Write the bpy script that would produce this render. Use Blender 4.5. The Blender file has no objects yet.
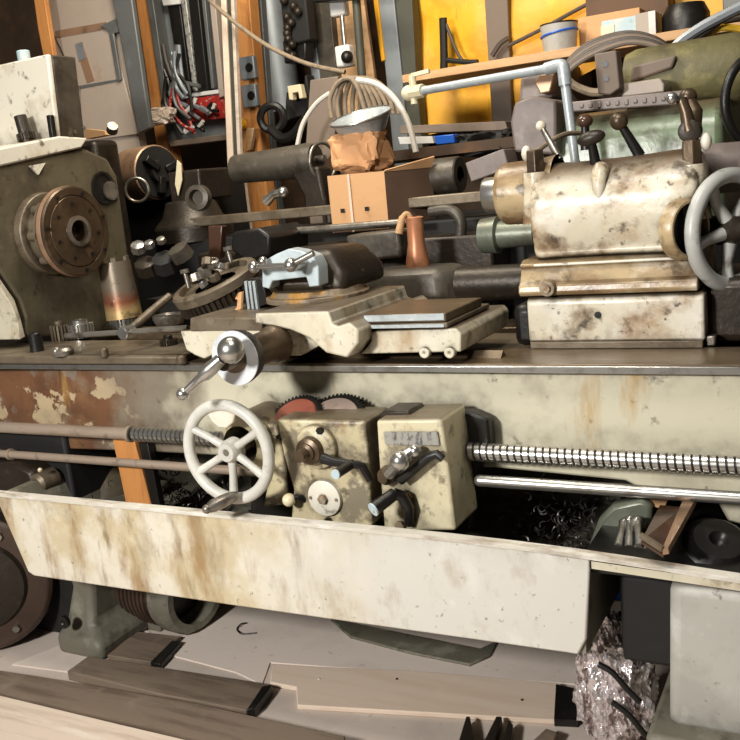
import bpy, bmesh, math, random
from mathutils import Vector as V, Matrix, noise as mnoise
R = random.Random(7)
PI = math.pi
scn = bpy.context.scene
COL = scn.collection
# ------------------------------------------------------------------ camera
FPX = 913.0
def axes(yaw, pitch, roll):
    y, p, r = (math.radians(a) for a in (yaw, pitch, roll))
    F = V((-math.sin(y)*math.cos(p), math.cos(y)*math.cos(p), -math.sin(p)))
    r0 = V((math.cos(y), math.sin(y), 0)); u0 = r0.cross(F)
    return F, math.cos(r)*r0 - math.sin(r)*u0, math.sin(r)*r0 + math.cos(r)*u0
CF, CR, CU = axes(29, 11.6, 5.96)
CC = V((1.2747159, -1.93442616, 1.35414504))
cd = bpy.data.cameras.new('camera'); cam = bpy.data.objects.new('camera', cd); COL.objects.link(cam)
cd.sensor_width = 36; cd.lens = 36*FPX/740; cd.clip_start = .05
mw = Matrix.Identity(4)
for i in range(3):
    mw[i][0] = CR[i]; mw[i][1] = CU[i]; mw[i][2] = -CF[i]; mw[i][3] = CC[i]
cam.matrix_world = mw
scn.camera = cam
def at(px, py, X=None, Y=None, Z=None):
    """photo measurement on a known plane of the place -> point of the place"""
    r = CF + CR*((px-370)/FPX) - CU*((py-370)/FPX)
    i, v = (0, X) if X is not None else (1, Y) if Y is not None else (2, Z)
    return CC + r*((v-CC[i])/r[i])
def pts(L, **k): return [at(a, b, **k) for a, b in L]
def mpp(p): return (V(p)-CC).dot(CF)/FPX          # metres per photo pixel at a point
# ------------------------------------------------------------------ materials
def lin(c):
    o = []
    for v in c:
        v /= 255.0
        o.append(v/12.92 if v <= .04045 else ((v+.055)/1.055)**2.4)
    return (*o, 1)
def mat(name, c, layers=(), metal=0.0, rough=.6, bump=.0, bscale=60, spec=.5, grad=None, ao=0, top=0, pre=(), gax='X', gamp=.6):
    m = bpy.data.materials.new(name); m.use_nodes = True
    nt = m.node_tree; N = nt.nodes; Lk = nt.links
    b = N['Principled BSDF']
    b.inputs['Metallic'].default_value = metal; b.inputs['Roughness'].default_value = rough
    b.inputs['Specular IOR Level'].default_value = spec
    tc = N.new('ShaderNodeTexCoord')
    cur = None
    def mix(fac_socket, col):
        nonlocal cur
        mx = N.new('ShaderNodeMix'); mx.data_type = 'RGBA'
        if cur is None: mx.inputs[6].default_value = lin(c)
        else: Lk.new(cur, mx.inputs[6])
        mx.inputs[7].default_value = lin(col)
        Lk.new(fac_socket, mx.inputs[0]); cur = mx.outputs[2]
    def noise_layers(layers):
        for i, (col, sc, lo, hi, st) in enumerate(layers):
            mp = N.new('ShaderNodeMapping'); Lk.new(tc.outputs['Object'], mp.inputs[0])
            mp.inputs['Scale'].default_value = sc if isinstance(sc, tuple) else (sc,)*3
            mp.inputs['Location'].default_value = (3.1*i, 1.7*i, .9*i)
            nz = N.new('ShaderNodeTexNoise'); nz.inputs['Scale'].default_value = 1; nz.inputs['Detail'].default_value = 7
            nz.inputs['Roughness'].default_value = .62
            Lk.new(mp.outputs[0], nz.inputs['Vector'])
            mr = N.new('ShaderNodeMapRange'); mr.inputs[1].default_value = lo; mr.inputs[2].default_value = hi
            mr.inputs[4].default_value = st
            Lk.new(nz.outputs['Fac'], mr.inputs[0]); mix(mr.outputs[0], col)
    nl = len(pre)
    for g in ([grad] if isinstance(grad, tuple) else grad or []):       # colour change along x: (colour, x0, x1)
        if nl: noise_layers(pre); nl = 0
        sp = N.new('ShaderNodeSeparateXYZ'); Lk.new(tc.outputs['Object'], sp.inputs[0])
        nz = N.new('ShaderNodeTexNoise'); nz.inputs['Scale'].default_value = 7; nz.inputs['Detail'].default_value = 5
        Lk.new(tc.outputs['Object'], nz.inputs['Vector'])
        ma = N.new('ShaderNodeMath'); ma.operation = 'MULTIPLY_ADD'; ma.inputs[1].default_value = gamp
        Lk.new(nz.outputs['Fac'], ma.inputs[0]); Lk.new(sp.outputs[gax], ma.inputs[2])
        mr = N.new('ShaderNodeMapRange'); mr.inputs[1].default_value = g[1]+gamp/2; mr.inputs[2].default_value = g[2]+gamp/2
        Lk.new(ma.outputs[0], mr.inputs[0]); mix(mr.outputs[0], g[0])
    noise_layers(layers)
    if top:                                         # oil and dust settled on upward faces
        ge = N.new('ShaderNodeNewGeometry'); sp = N.new('ShaderNodeSeparateXYZ'); Lk.new(ge.outputs['Normal'], sp.inputs[0])
        mr = N.new('ShaderNodeMapRange'); mr.inputs[1].default_value = .45; mr.inputs[2].default_value = .95; mr.inputs[4].default_value = top
        Lk.new(sp.outputs['Z'], mr.inputs[0]); mix(mr.outputs[0], (80, 64, 46))
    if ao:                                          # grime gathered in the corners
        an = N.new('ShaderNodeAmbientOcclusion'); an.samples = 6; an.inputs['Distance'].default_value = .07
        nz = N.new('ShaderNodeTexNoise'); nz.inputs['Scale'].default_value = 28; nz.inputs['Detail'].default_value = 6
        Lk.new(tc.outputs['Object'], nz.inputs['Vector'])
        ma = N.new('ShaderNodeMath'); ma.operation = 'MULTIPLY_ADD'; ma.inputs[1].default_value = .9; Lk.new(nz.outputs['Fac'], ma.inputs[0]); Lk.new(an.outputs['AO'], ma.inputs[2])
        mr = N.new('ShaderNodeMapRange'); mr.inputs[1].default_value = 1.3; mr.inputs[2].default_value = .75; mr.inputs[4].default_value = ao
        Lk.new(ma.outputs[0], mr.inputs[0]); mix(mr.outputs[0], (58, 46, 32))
    if cur is None: b.inputs['Base Color'].default_value = lin(c)
    else: Lk.new(cur, b.inputs['Base Color'])
    if bump:
        nz = N.new('ShaderNodeTexNoise'); nz.inputs['Scale'].default_value = bscale; nz.inputs['Detail'].default_value = 6
        Lk.new(tc.outputs['Object'], nz.inputs['Vector'])
        bp = N.new('ShaderNodeBump'); bp.inputs['Strength'].default_value = bump; bp.inputs['Distance'].default_value = .01
        Lk.new(nz.outputs['Fac'], bp.inputs['Height']); Lk.new(bp.outputs[0], b.inputs['Normal'])
    return m
GR = (62, 52, 38); RU = (122, 78, 40)
M = {}
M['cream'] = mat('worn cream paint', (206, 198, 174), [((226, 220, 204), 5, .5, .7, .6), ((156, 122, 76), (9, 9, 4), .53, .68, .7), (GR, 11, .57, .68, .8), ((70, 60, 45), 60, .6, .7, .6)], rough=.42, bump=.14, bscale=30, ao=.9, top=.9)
M['pan'] = mat('stained cream pan paint', (200, 186, 154), [((150, 132, 100), (9, 9, 5), .54, .7, .6), ((228, 225, 218), (5, 5, 4), .54, .66, .6), ((84, 70, 48), 60, .65, .72, .7)], rough=.5, bump=.1, bscale=26, ao=.75, pre=[((222, 216, 200), 4, .46, .58, .85), ((148, 114, 66), (7, 7, 2.2), .52, .64, .8), ((110, 84, 52), (14, 14, 3), .58, .68, .7)], grad=[((207, 204, 194), -.1, .35), ((184, 172, 142), 4, 5)])
M['panrim'] = mat('scuffed pan rim', (206, 200, 186), [((130, 110, 88), (6, 30, 30), .52, .66, .7), ((236, 232, 226), (10, 30, 30), .54, .68, .7)], rough=.4)
M['bed'] = mat('bed paint rusted at the headstock end', (116, 80, 54), [((178, 140, 76), (9, 9, 2), .6, .72, .8), ((150, 142, 122), 7, .54, .7, .5), (GR, 20, .62, .7, .7)], rough=.5, bump=.12, bscale=24, pre=[((90, 60, 42), 7, .45, .6, .8), ((150, 112, 76), 5, .55, .7, .6), ((190, 170, 136), (9, 9, 9), .555, .58, .9), ((128, 120, 108), 6, .57, .62, .7)], grad=[((132, 122, 106), -.74, -.5), ((202, 196, 172), -.46, -.3)], ao=.7, top=.9)
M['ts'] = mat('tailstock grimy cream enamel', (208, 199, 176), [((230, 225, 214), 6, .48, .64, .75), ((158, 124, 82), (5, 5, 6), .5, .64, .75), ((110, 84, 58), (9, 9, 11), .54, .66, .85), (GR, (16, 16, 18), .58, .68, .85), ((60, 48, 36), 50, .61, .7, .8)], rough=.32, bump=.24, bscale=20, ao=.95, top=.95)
M['tsd'] = mat('tailstock brown oily cream', (182, 160, 122), [((110, 80, 50), (6, 8, 14), .44, .62, .8), ((218, 206, 184), (7, 9, 9), .55, .66, .75), (GR, 22, .56, .68, .8)], rough=.32, bump=.24, bscale=22, ao=.9, top=.4)
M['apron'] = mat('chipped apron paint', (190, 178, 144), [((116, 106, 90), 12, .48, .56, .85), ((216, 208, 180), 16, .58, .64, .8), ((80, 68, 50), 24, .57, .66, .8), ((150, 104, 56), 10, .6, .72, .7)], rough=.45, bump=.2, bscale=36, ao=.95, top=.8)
M['apron2'] = mat('cream lever box paint', (208, 198, 166), [((156, 120, 66), (8, 8, 5), .54, .66, .75), ((120, 110, 92), 14, .56, .64, .7), ((84, 70, 50), 36, .58, .68, .7)], rough=.45, bump=.16, bscale=30, ao=.95, top=.85)
M['hs'] = mat('headstock drab grey paint', (96, 88, 68), [((72, 64, 50), 6, .45, .66, .8), ((120, 110, 88), 16, .57, .7, .5), ((50, 42, 32), 24, .58, .68, .7)], rough=.5, bump=.12, ao=.8, top=.6)
M['white'] = mat('off white cover enamel', (224, 218, 202), [((176, 152, 116), 8, .54, .7, .6), ((80, 70, 56), 22, .6, .68, .8)], rough=.4, bump=.06, ao=.7)
M['wheel'] = mat('pale grey handwheel paint', (196, 194, 184), [((224, 222, 214), 12, .5, .68, .6), ((120, 108, 90), 30, .6, .7, .6)], rough=.38, bump=.05)
M['wheelg'] = mat('grey handwheel paint', (178, 178, 172), [((206, 206, 202), 12, .5, .68, .6), ((110, 98, 82), 26, .6, .7, .7)], rough=.36, bump=.06)
M['steel'] = mat('bright steel', (196, 194, 188), [((120, 112, 100), 20, .5, .7, .6)], metal=.9, rough=.28)
M['steelg'] = mat('grey steel', (154, 148, 138), [((80, 70, 56), 16, .48, .66, .8), ((104, 74, 48), 9, .58, .72, .6)], metal=.75, rough=.36, bump=.08, ao=.8)
M['steelw'] = mat('worn bare iron', (124, 112, 94), [((82, 68, 52), 8, .45, .66, .8), ((150, 138, 118), 22, .58, .7, .6), ((60, 48, 36), 30, .6, .7, .7)], metal=.4, rough=.45, bump=.1, ao=.8)
M['steeld'] = mat('dark oily iron', (54, 47, 39), [((32, 27, 22), 9, .45, .7, .7), ((94, 82, 66), 24, .6, .74, .5)], metal=.4, rough=.42, bump=.14, ao=.7)
M['brown'] = mat('brown varnished iron', (92, 76, 58), [((58, 46, 36), 9, .45, .66, .8), ((136, 112, 86), 18, .58, .72, .5)], metal=.5, rough=.36, bump=.1, ao=.8)
M['brownl'] = mat('light brown iron edge', (164, 132, 106), [((110, 84, 62), 14, .5, .7, .7)], metal=.4, rough=.4)
M['black'] = mat('black oily metal', (28, 26, 24), [((54, 48, 42), 14, .55, .75, .6)], metal=.2, rough=.4, bump=.1)
M['void'] = mat('dark grease and painted shade', (20, 18, 16), [((38, 34, 30), 14, .55, .75, .6)], rough=.7)  # near-black, also stands in for shade on hidden and background parts
M['rust'] = mat('rust spotted iron', (146, 130, 108), [((206, 150, 62), (16, 16, 16), .54, .6, .8), ((92, 64, 40), 12, .5, .64, .75), ((176, 168, 154), 26, .58, .66, .7)], metal=.3, rough=.48, bump=.3, ao=.6)
M['bluew'] = mat('pale blue machined face', (196, 208, 212), [((140, 150, 152), 14, .52, .7, .5), ((100, 84, 60), 24, .64, .72, .6)], metal=.15, rough=.38, bump=.05)
M['dial'] = mat('frosted white dial', (222, 226, 230), [((180, 184, 188), 24, .55, .7, .5)], metal=.2, rough=.35)
M['green'] = mat('green machine enamel', (120, 136, 108), [((90, 92, 70), 9, .46, .64, .75), ((186, 190, 186), 7, .54, .7, .7), ((70, 56, 40), 18, .57, .68, .8)], rough=.3, bump=.2, bscale=22, ao=.8, top=.85)
M['olive'] = mat('olive dusty motor paint', (98, 92, 58), [((138, 130, 84), 14, .52, .68, .7), ((64, 54, 40), 9, .5, .7, .7)], rough=.6, bump=.2)
M['mauve'] = mat('dusty mauve grey paint', (124, 112, 106), [((90, 78, 70), 10, .5, .7, .6), ((150, 140, 132), 20, .58, .7, .5)], rough=.5, bump=.08)
M['drab'] = mat('drab machine grey', (80, 74, 64), [((46, 40, 34), 9, .45, .66, .85), ((120, 112, 98), 18, .58, .72, .5)], metal=.2, rough=.45, bump=.14, ao=.8)
M['leg'] = mat('cabinet leg grey paint', (182, 180, 171), [((160, 157, 148), 3, .5, .6, .7), ((206, 204, 198), 10, .58, .7, .6), ((90, 80, 66), 40, .65, .72, .7)], rough=.48, bump=.06, ao=.6)
M['legd'] = mat('dusty grey green casting', (106, 102, 88), [((146, 142, 126), 10, .52, .68, .7), ((60, 54, 44), 16, .55, .7, .7)], rough=.55, bump=.14)
M['card'] = mat('cardboard', (206, 160, 114), [((186, 140, 96), 4, .5, .7, .5), ((216, 176, 130), 18, .58, .72, .4)], rough=.8, bump=.04)
M['cardd'] = mat('dark and shaded cardboard', (104, 80, 62), [((82, 62, 48), 6, .5, .7, .6)], rough=.8)  # darker cardboard, paints shade on the box's right and inner sides
M['paper'] = mat('crumpled kraft paper', (204, 152, 106), [((174, 120, 78), 9, .5, .7, .6)], rough=.75, bump=.15, bscale=18)
M['copper'] = mat('dull copper', (190, 128, 92), [((120, 76, 52), 14, .52, .7, .7), ((216, 160, 124), 22, .58, .7, .6)], metal=.3, rough=.38)
M['wood'] = mat('bare wood', (196, 156, 112), [((160, 120, 78), (4, 4, 50), .46, .66, .6), ((214, 178, 134), 9, .55, .7, .5)], rough=.65)
M['orange'] = mat('orange stained wood', (202, 138, 76), [((156, 96, 44), (30, 8, 3), .46, .66, .7), ((216, 160, 100), 8, .56, .72, .5)], rough=.6)
M['ply'] = mat('pale pinkish plywood', (222, 202, 182), [((206, 180, 156), (2, 24, 24), .46, .66, .5), ((230, 214, 178), 4, .56, .72, .6)], rough=.7)
M['beam'] = mat('dusty grey brown timber', (122, 106, 90), [((84, 70, 58), (3, 26, 26), .46, .64, .7), ((150, 134, 116), 8, .56, .72, .5)], rough=.8, bump=.1)
M['beaml'] = mat('pale scuffed timber', (200, 184, 168), [((160, 142, 124), (2, 26, 26), .48, .64, .6), ((224, 216, 208), (4, 20, 20), .56, .7, .5)], rough=.6)
M['floor'] = mat('grey pink floor sheet', (200, 186, 174), [((176, 162, 150), 3, .48, .7, .7), ((214, 202, 190), 5, .56, .72, .5), ((120, 106, 94), 40, .64, .72, .6)], rough=.75, bump=.03)
M['yellow'] = mat('yellow wall sheet', (232, 170, 30), [((206, 132, 18), 3, .45, .66, .8), ((246, 200, 64), 9, .54, .72, .6), ((120, 84, 30), (26, 5, 5), .62, .68, .5)], rough=.45, bump=.5, bscale=9)
M['wall'] = mat('dark timber wall', (72, 54, 38), [((44, 34, 26), 4, .45, .7, .8), ((120, 78, 36), 3, .58, .75, .6)], rough=.8)
M['post'] = mat('grey brown post', (116, 102, 90), [((90, 78, 68), (6, 6, 2), .5, .7, .6)], rough=.7)
M['cab'] = mat('beige grey cabinet paint', (168, 154, 140), [((150, 134, 120), 3, .5, .7, .5), ((150, 112, 74), 7, .62, .76, .5)], rough=.5)
M['cabg'] = mat('slate grey metal', (104, 106, 104), [((76, 76, 74), 5, .5, .7, .6), ((136, 138, 136), 14, .6, .72, .4)], metal=.3, rough=.5)
M['bluegrey'] = mat('blue grey conduit paint', (132, 138, 142), [((100, 104, 108), 6, .5, .7, .6)], metal=.3, rough=.45)
M['olivep'] = mat('dark olive post', (66, 66, 54), [((48, 46, 38), 6, .5, .7, .6)], rough=.6)
M['red'] = mat('red gear paint', (138, 76, 58), [((110, 60, 44), 20, .52, .68, .7)], rough=.5)
M['pink'] = mat('pinkish grey gear metal', (176, 156, 144), [((130, 108, 94), 20, .5, .7, .6)], metal=.4, rough=.4)
M['galv'] = mat('galvanised pipe', (178, 186, 188), [((130, 134, 132), 18, .52, .7, .6), ((220, 222, 220), 40, .58, .68, .6)], metal=.3, rough=.4, bump=.1)
M['ivory'] = mat('ivory plastic', (216, 204, 170), [((160, 146, 110), 16, .55, .72, .6)], rough=.4)
M['blue'] = mat('blue plastic', (30, 90, 190), rough=.4)
M['paperw'] = mat('white paper', (214, 212, 208), [((180, 176, 170), 8, .5, .7, .5)], rough=.7)
M['foil'] = mat('crinkled silvery plastic', (236, 228, 228), [((120, 96, 90), (30, 30, 14), .52, .6, .85)], metal=.75, rough=.2, bump=.7, bscale=55)
M['cable'] = mat('dark cable rubber', (72, 62, 54), [((104, 92, 80), 20, .55, .7, .5)], rough=.55)
M['rope'] = mat('grey tan rope', (136, 120, 100), [((92, 78, 62), 60, .5, .65, .6)], rough=.8)
M['whiteh'] = mat('off white hose', (206, 200, 188), rough=.4)
M['yellowc'] = mat('yellow cable', (216, 172, 40), rough=.45)
M['lblue'] = mat('light blue carton print', (176, 196, 202), [((206, 206, 196), 16, .5, .62, .8), ((150, 160, 160), 30, .6, .7, .5)], rough=.6)
M['plate'] = mat('grey lettered plate', (168, 166, 158), [((70, 70, 72), (70, 70, 40), .5, .6, .8)], metal=.3, rough=.4)
M['swarf'] = mat('oily swarf', (70, 66, 62), [((30, 28, 26), 40, .48, .6, .8)], metal=.5, rough=.38)
M['bwire'] = mat('red label', (168, 44, 36), [((120, 30, 28), 30, .5, .65, .6), ((220, 200, 190), 60, .6, .64, .8)], rough=.5)
M['bedtop'] = mat('oily brown bed ways', (112, 96, 74), [((84, 68, 50), (3, 12, 12), .45, .66, .8), ((150, 138, 120), (6, 30, 30), .58, .7, .6)], metal=.35, rough=.35, bump=.06, ao=.7)
M['gshaft'] = mat('grey green shaft paint', (110, 114, 100), [((86, 78, 66), 14, .48, .66, .7), ((90, 116, 90), 9, .56, .7, .6)], metal=.3, rough=.4, bump=.1)
M['rod'] = mat('brown grey worn rod', (176, 158, 140), [((128, 110, 92), (3, 20, 20), .48, .66, .7), ((90, 74, 58), 24, .58, .7, .6)], metal=.35, rough=.4)
M['pulley'] = mat('dark brown pulley paint', (74, 58, 48), [((52, 42, 36), 8, .46, .68, .7), ((104, 84, 68), 20, .6, .74, .5)], metal=.2, rough=.4)
M['sheetp'] = mat('pale pinkish grey board', (222, 208, 196), [((200, 186, 174), 3, .48, .7, .7), ((150, 136, 124), 30, .62, .7, .5)], rough=.75)
M['bakelite'] = mat('brown bakelite', (74, 52, 40), [((110, 80, 60), 20, .56, .72, .5)], rough=.25)
# ------------------------------------------------------------------ shape helpers
class MB:
    def __init__(s): s.bm = bmesh.new()
    def face(s, vs):
        try: s.bm.faces.new(vs)
        except ValueError: pass
    def prism(s, P, vec, P2=None):
        a = [s.bm.verts.new(p) for p in P]; b = [s.bm.verts.new(p) for p in (P2 or [V(p)+V(vec) for p in P])]
        n = len(a); s.face(a[::-1]); s.face(b)
        for i in range(n): s.face((a[i], a[(i+1) % n], b[(i+1) % n], b[i]))
        return s
    def box(s, x0, x1, y0, y1, z0, z1):
        return s.prism([V((x0, y0, z0)), V((x1, y0, z0)), V((x1, y1, z0)), V((x0, y1, z0))], (0, 0, z1-z0))
    def bar(s, p0, p1, w, h, up=(0, 0, 1)):
        p0 = V(p0); p1 = V(p1); d = (p1-p0).normalized(); u = V(up); sd = d.cross(u)
        if sd.length < 1e-4: sd = d.cross(V((1, 0, 0)))
        sd.normalize(); u = sd.cross(d)
        q = [p0+sd*a*w/2+u*b*h/2 for a, b in ((-1, -1), (1, -1), (1, 1), (-1, 1))]
        return s.prism(q, p1-p0)
    def lathe(s, base, axis, prof, seg=28, ecc=None):
        base = V(base); ax = V(axis).normalized()
        a = ax.orthogonal().normalized() if abs(ax.z) > .9 else ax.cross(V((0, 0, 1))).normalized()
        b = ax.cross(a); rings = []
        for h, r in prof:
            if r < 1e-6: rings.append([s.bm.verts.new(base+ax*h)])
            else: rings.append([s.bm.verts.new(base+ax*h+(a*math.cos(2*PI*i/seg)+b*math.sin(2*PI*i/seg))*r) for i in range(seg)])
        for q, w in zip(rings, rings[1:]):
            for i in range(seg):
                j = (i+1) % seg
                if len(q) == 1 and len(w) == 1: break
                if len(q) == 1: s.face((q[0], w[i], w[j]))
                elif len(w) == 1: s.face((q[i], q[j], w[0]))
                else: s.face((q[i], q[j], w[j], w[i]))
        return s
    def cyl(s, p0, p1, r0, r1=None, seg=24):
        p0 = V(p0); p1 = V(p1); L = (p1-p0).length; r1 = r0 if r1 is None else r1
        return s.lathe(p0, p1-p0, [(0, 0), (0, r0), (L, r1), (L, 0)], seg)
    def ball(s, p, r, seg=20, sc=(1, 1, 1), axis=(0, 0, 1)):
        n = max(6, seg//2)
        return s.lathe(V(p)-V(axis).normalized()*r*sc[2], axis, [(r*sc[2]*(1-math.cos(PI*i/n)), r*sc[0]*math.sin(PI*i/n)) for i in range(n+1)], seg)
    def tube(s, P, r, seg=12, closed=False, cap=True):
        P = [V(p) for p in P]; n = len(P); rings = []
        rr = r if isinstance(r, (list, tuple)) else [r]*n
        nrm = None
        for i in range(n):
            if closed: d = P[(i+1) % n]-P[i-1]
            else: d = P[min(i+1, n-1)]-P[max(i-1, 0)]
            d.normalize()
            if nrm is None:
                nrm = d.orthogonal().normalized()
            else:
                nrm = (nrm-d*nrm.dot(d)); nrm = nrm.normalized() if nrm.length > 1e-6 else d.orthogonal().normalized()
            b = d.cross(nrm)
            rings.append([s.bm.verts.new(P[i]+(nrm*math.cos(2*PI*k/seg)+b*math.sin(2*PI*k/seg))*rr[i]) for k in range(seg)])
        m = n if closed else n-1
        for i in range(m):
            q, w = rings[i], rings[(i+1) % n]
            off = 0
            if closed and i == n-1:
                off = min(range(seg), key=lambda o: (q[0].co-w[o].co).length)
            for k in range(seg): s.face((q[k], q[(k+1) % seg], w[(k+1+off) % seg], w[(k+off) % seg]))
        if not closed and cap: s.face(rings[0][::-1]); s.face(rings[-1])
        return s
    def ring(s, c, axis, R0, r, n=48, seg=12, sq=1.0):
        ax = V(axis).normalized(); a = ax.cross(V((0, 0, 1)))
        a = a.normalized() if a.length > .2 else V((1, 0, 0)); a = (a-ax*a.dot(ax)).normalized(); b = ax.cross(a)
        return s.tube([V(c)+(a*math.cos(2*PI*i/n)+b*math.sin(2*PI*i/n))*R0 for i in range(n)], r, seg, closed=True)
    def gear(s, c, axis, R0, R1, t, n, hole):
        ax = V(axis).normalized(); a = ax.cross(V((0, 0, 1)))
        a = a.normalized() if a.length > .2 else V((1, 0, 0)); a = (a-ax*a.dot(ax)).normalized(); b = ax.cross(a)
        o0 = []; i0 = []
        for k in range(n):
            for f, rad in ((0, R0), (.28, R0), (.4, R1), (.76, R1)):
                th = 2*PI*(k+f)/n; d = a*math.cos(th)+b*math.sin(th)
                o0.append(V(c)+d*rad); i0.append(V(c)+d*hole)
        A = [s.bm.verts.new(p) for p in o0]; B = [s.bm.verts.new(p+ax*t) for p in o0]
        C_ = [s.bm.verts.new(p) for p in i0]; D = [s.bm.verts.new(p+ax*t) for p in i0]
        m = len(A)
        for i in range(m):
            j = (i+1) % m
            s.face((A[i], A[j], B[j], B[i])); s.face((B[i], B[j], D[j], D[i])); s.face((D[i], D[j], C_[j], C_[i])); s.face((C_[i], C_[j], A[j], A[i]))
        return s
    def loft(s, secs, cap=True):
        rings = [[s.bm.verts.new(p) for p in q] for q in secs]; n = len(rings[0])
        for q, w in zip(rings, rings[1:]):
            for k in range(n): s.face((q[k], q[(k+1) % n], w[(k+1) % n], w[k]))
        if cap: s.face(rings[0][::-1]); s.face(rings[-1])
        return s
    def bolt(s, p, axis, r=.008, h=.006):
        return s.lathe(p, axis, [(0, r), (h, r), (h, 0)], 6)
OFF = {}
def build(name, mb, m, parent=None, bev=0, smooth=True, sharp=38, loc=None, seg=2):
    bm = mb.bm
    bmesh.ops.recalc_face_normals(bm, faces=bm.faces)
    if parent is not None: off = OFF[parent.name]
    elif loc is not None: off = V(loc)
    else:
        xs = [v.co for v in bm.verts]
        off = V(((min(v.x for v in xs)+max(v.x for v in xs))/2, (min(v.y for v in xs)+max(v.y for v in xs))/2, min(v.z for v in xs)))
    bmesh.ops.translate(bm, verts=bm.verts, vec=-off)
    for f in bm.faces: f.smooth = smooth
    for e in bm.edges:
        if len(e.link_faces) == 2 and e.calc_face_angle(0) > math.radians(sharp): e.smooth = False
    me = bpy.data.meshes.new(name); bm.to_mesh(me); bm.free(); me.materials.append(M[m] if isinstance(m, str) else m)
    o = bpy.data.objects.new(name, me); COL.objects.link(o)
    if parent is not None: o.parent = parent
    else: o.location = off
    OFF[o.name] = off
    if bev:
        md = o.modifiers.new('bevel', 'BEVEL'); md.width = bev; md.segments = seg; md.limit_method = 'ANGLE'; md.angle_limit = math.radians(38)
    return o
def tag(o, label, cat=None, group=None, kind=None):
    if label: o['label'] = label
    if cat: o['category'] = cat
    if group: o['group'] = group
    if kind: o['kind'] = kind
    return o
def thing(name, label, cat, loc, group=None):
    o = bpy.data.objects.new(name, None); COL.objects.link(o); o.location = V(loc); OFF[o.name] = V(loc)
    o.empty_display_size = .05
    return tag(o, label, cat, group)
def one(name, mb, m, label, cat, group=None, **k): return tag(build(name, mb, m, **k), label, cat, group)
def arc(c, r, a0, a1, n, u, v): return [V(c)+V(u)*r*math.cos(math.radians(a0+(a1-a0)*i/n))+V(v)*r*math.sin(math.radians(a0+(a1-a0)*i/n)) for i in range(n+1)]
def spline(P, n=8):
    P = [V(p) for p in P]; out = []
    for i in range(len(P)-1):
        p0 = P[max(i-1, 0)]; p1 = P[i]; p2 = P[i+1]; p3 = P[min(i+2, len(P)-1)]
        for k in range(n):
            t = k/n; out.append(.5*((2*p1)+(p2-p0)*t+(2*p0-5*p1+4*p2-p3)*t*t+(3*p1-p0-3*p2+p3)*t**3))
    out.append(P[-1]); return out
EX, EY, EZ = V((1, 0, 0)), V((0, 1, 0)), V((0, 0, 1))
def loose_copy(o, loc, rotz=0, label=None, name=None, scale=1):
    c = o.copy(); COL.objects.link(c); c.location = loc; c.rotation_euler = (o.rotation_euler[0], o.rotation_euler[1], rotz)
    c.scale = (scale,)*3
    if label: c['label'] = label
    for ch in o.children:
        d = ch.copy(); COL.objects.link(d); d.parent = c
    return c
# ================================================================== LATHE
AXY, AXZ = .28, 1.29
L0 = (0, .28, 0)
lathe = thing('metal_lathe', 'long cream painted engine lathe with rusty left bed, chip pan and lead screw', 'lathe', L0)
# bed
mb = MB()
prof = pts([(-60, 371), (300, 366), (800, 374), (800, 540), (728, 522), (716, 500), (690, 494), (640, 489), (625, 481), (495, 468), (380, 466), (300, 460), (130, 451), (60, 449), (48, 462), (-60, 470)], Y=0)
mb.prism(prof, (0, .56, 0))
build('bed', mb, 'bed', lathe, bev=.006)
mb = MB()
mb.box(-1.30, 1.35, -.018, .16, .898, .921); mb.box(-1.30, 1.35, .44, .575, .898, .921)
mb.box(-1.30, 1.35, .16, .44, .88, .9)
rails = build('bed_ways', mb, 'bedtop', lathe, bev=.004)
mb = MB()
for y in (.06, .49): mb.prism([V((-1.0, y-.018, .921)), V((-1.0, y, .936)), V((-1.0, y+.018, .921))], (1.53, 0, 0))
build('guide_ridge', mb, 'bedtop', lathe)
mb = MB(); mb.box(-1.30, 1.35, -.024, -.016, .9, .917); build('front_edge_strip', mb, 'steel', lathe, bev=.002)
# gap piece at the left: a flat slab with rounded front
mb = MB()
a = at(0, 352, Y=-.03); b = at(180, 350, Y=-.03)
mb.box(-1.25, b.x, -.045, .2, .921, .946); mb.cyl((b.x, -.03, .92), (b.x, -.03, .946), .016)
mb.cyl(at(105, 358, Y=-.045), at(105, 358, Y=-.045)+V((0, 0, .03)), .012)
build('gap_slab', mb, 'steelw', lathe, bev=.006)
# headstock
FC = at(78, 229, Y=AXY); BC = at(48, 236, Y=AXY)
HX = BC.x; AXZ = (FC.z+BC.z)/2
mb = MB()
fp = pts([(22, 338), (24, 318), (18, 300), (-4, 268), (-30, 240), (-42, 168), (-30, 158), (86, 148), (108, 158), (118, 176), (136, 300), (138, 332)], X=HX)
mb.prism(fp, (-.55, 0, 0))
hs = build('headstock', mb, 'hs', lathe, bev=.015)
mb = MB()
q = pts([(26, 337), (21, 318), (15, 300), (-7, 268), (-11, 271), (10, 303), (17, 320), (20, 340)], X=HX+.003)
mb.prism(q, (-.45, 0, 0)); build('cream_front_panel', mb, 'cream', hs, bev=.004)
mb = MB()
q = pts([(-40, 176), (2, 166), (82, 148), (88, 138), (60, 136), (-50, 158)], X=HX+.012)
mb.prism(q, (-.6, 0, 0)); lid = build('headstock_lid', mb, 'white', hs, bev=.006)
tag(lid, 'off white lid slab')
mb = MB()
bx = at(58, 145, X=HX-.03); tp = at(47, 54, Y=bx.y)
z0 = bx.z-.01
mb.prism([V((bx.x-.36, bx.y, z0)), V((bx.x, bx.y, z0)), V((tp.x, bx.y, tp.z)), V((bx.x-.36, bx.y, tp.z-.0))], (0, .02, 0))
cb = build('control_cover', mb, 'white', hs, bev=.006); tag(cb, 'off white front cover of the control box')
mb = MB()
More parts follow.
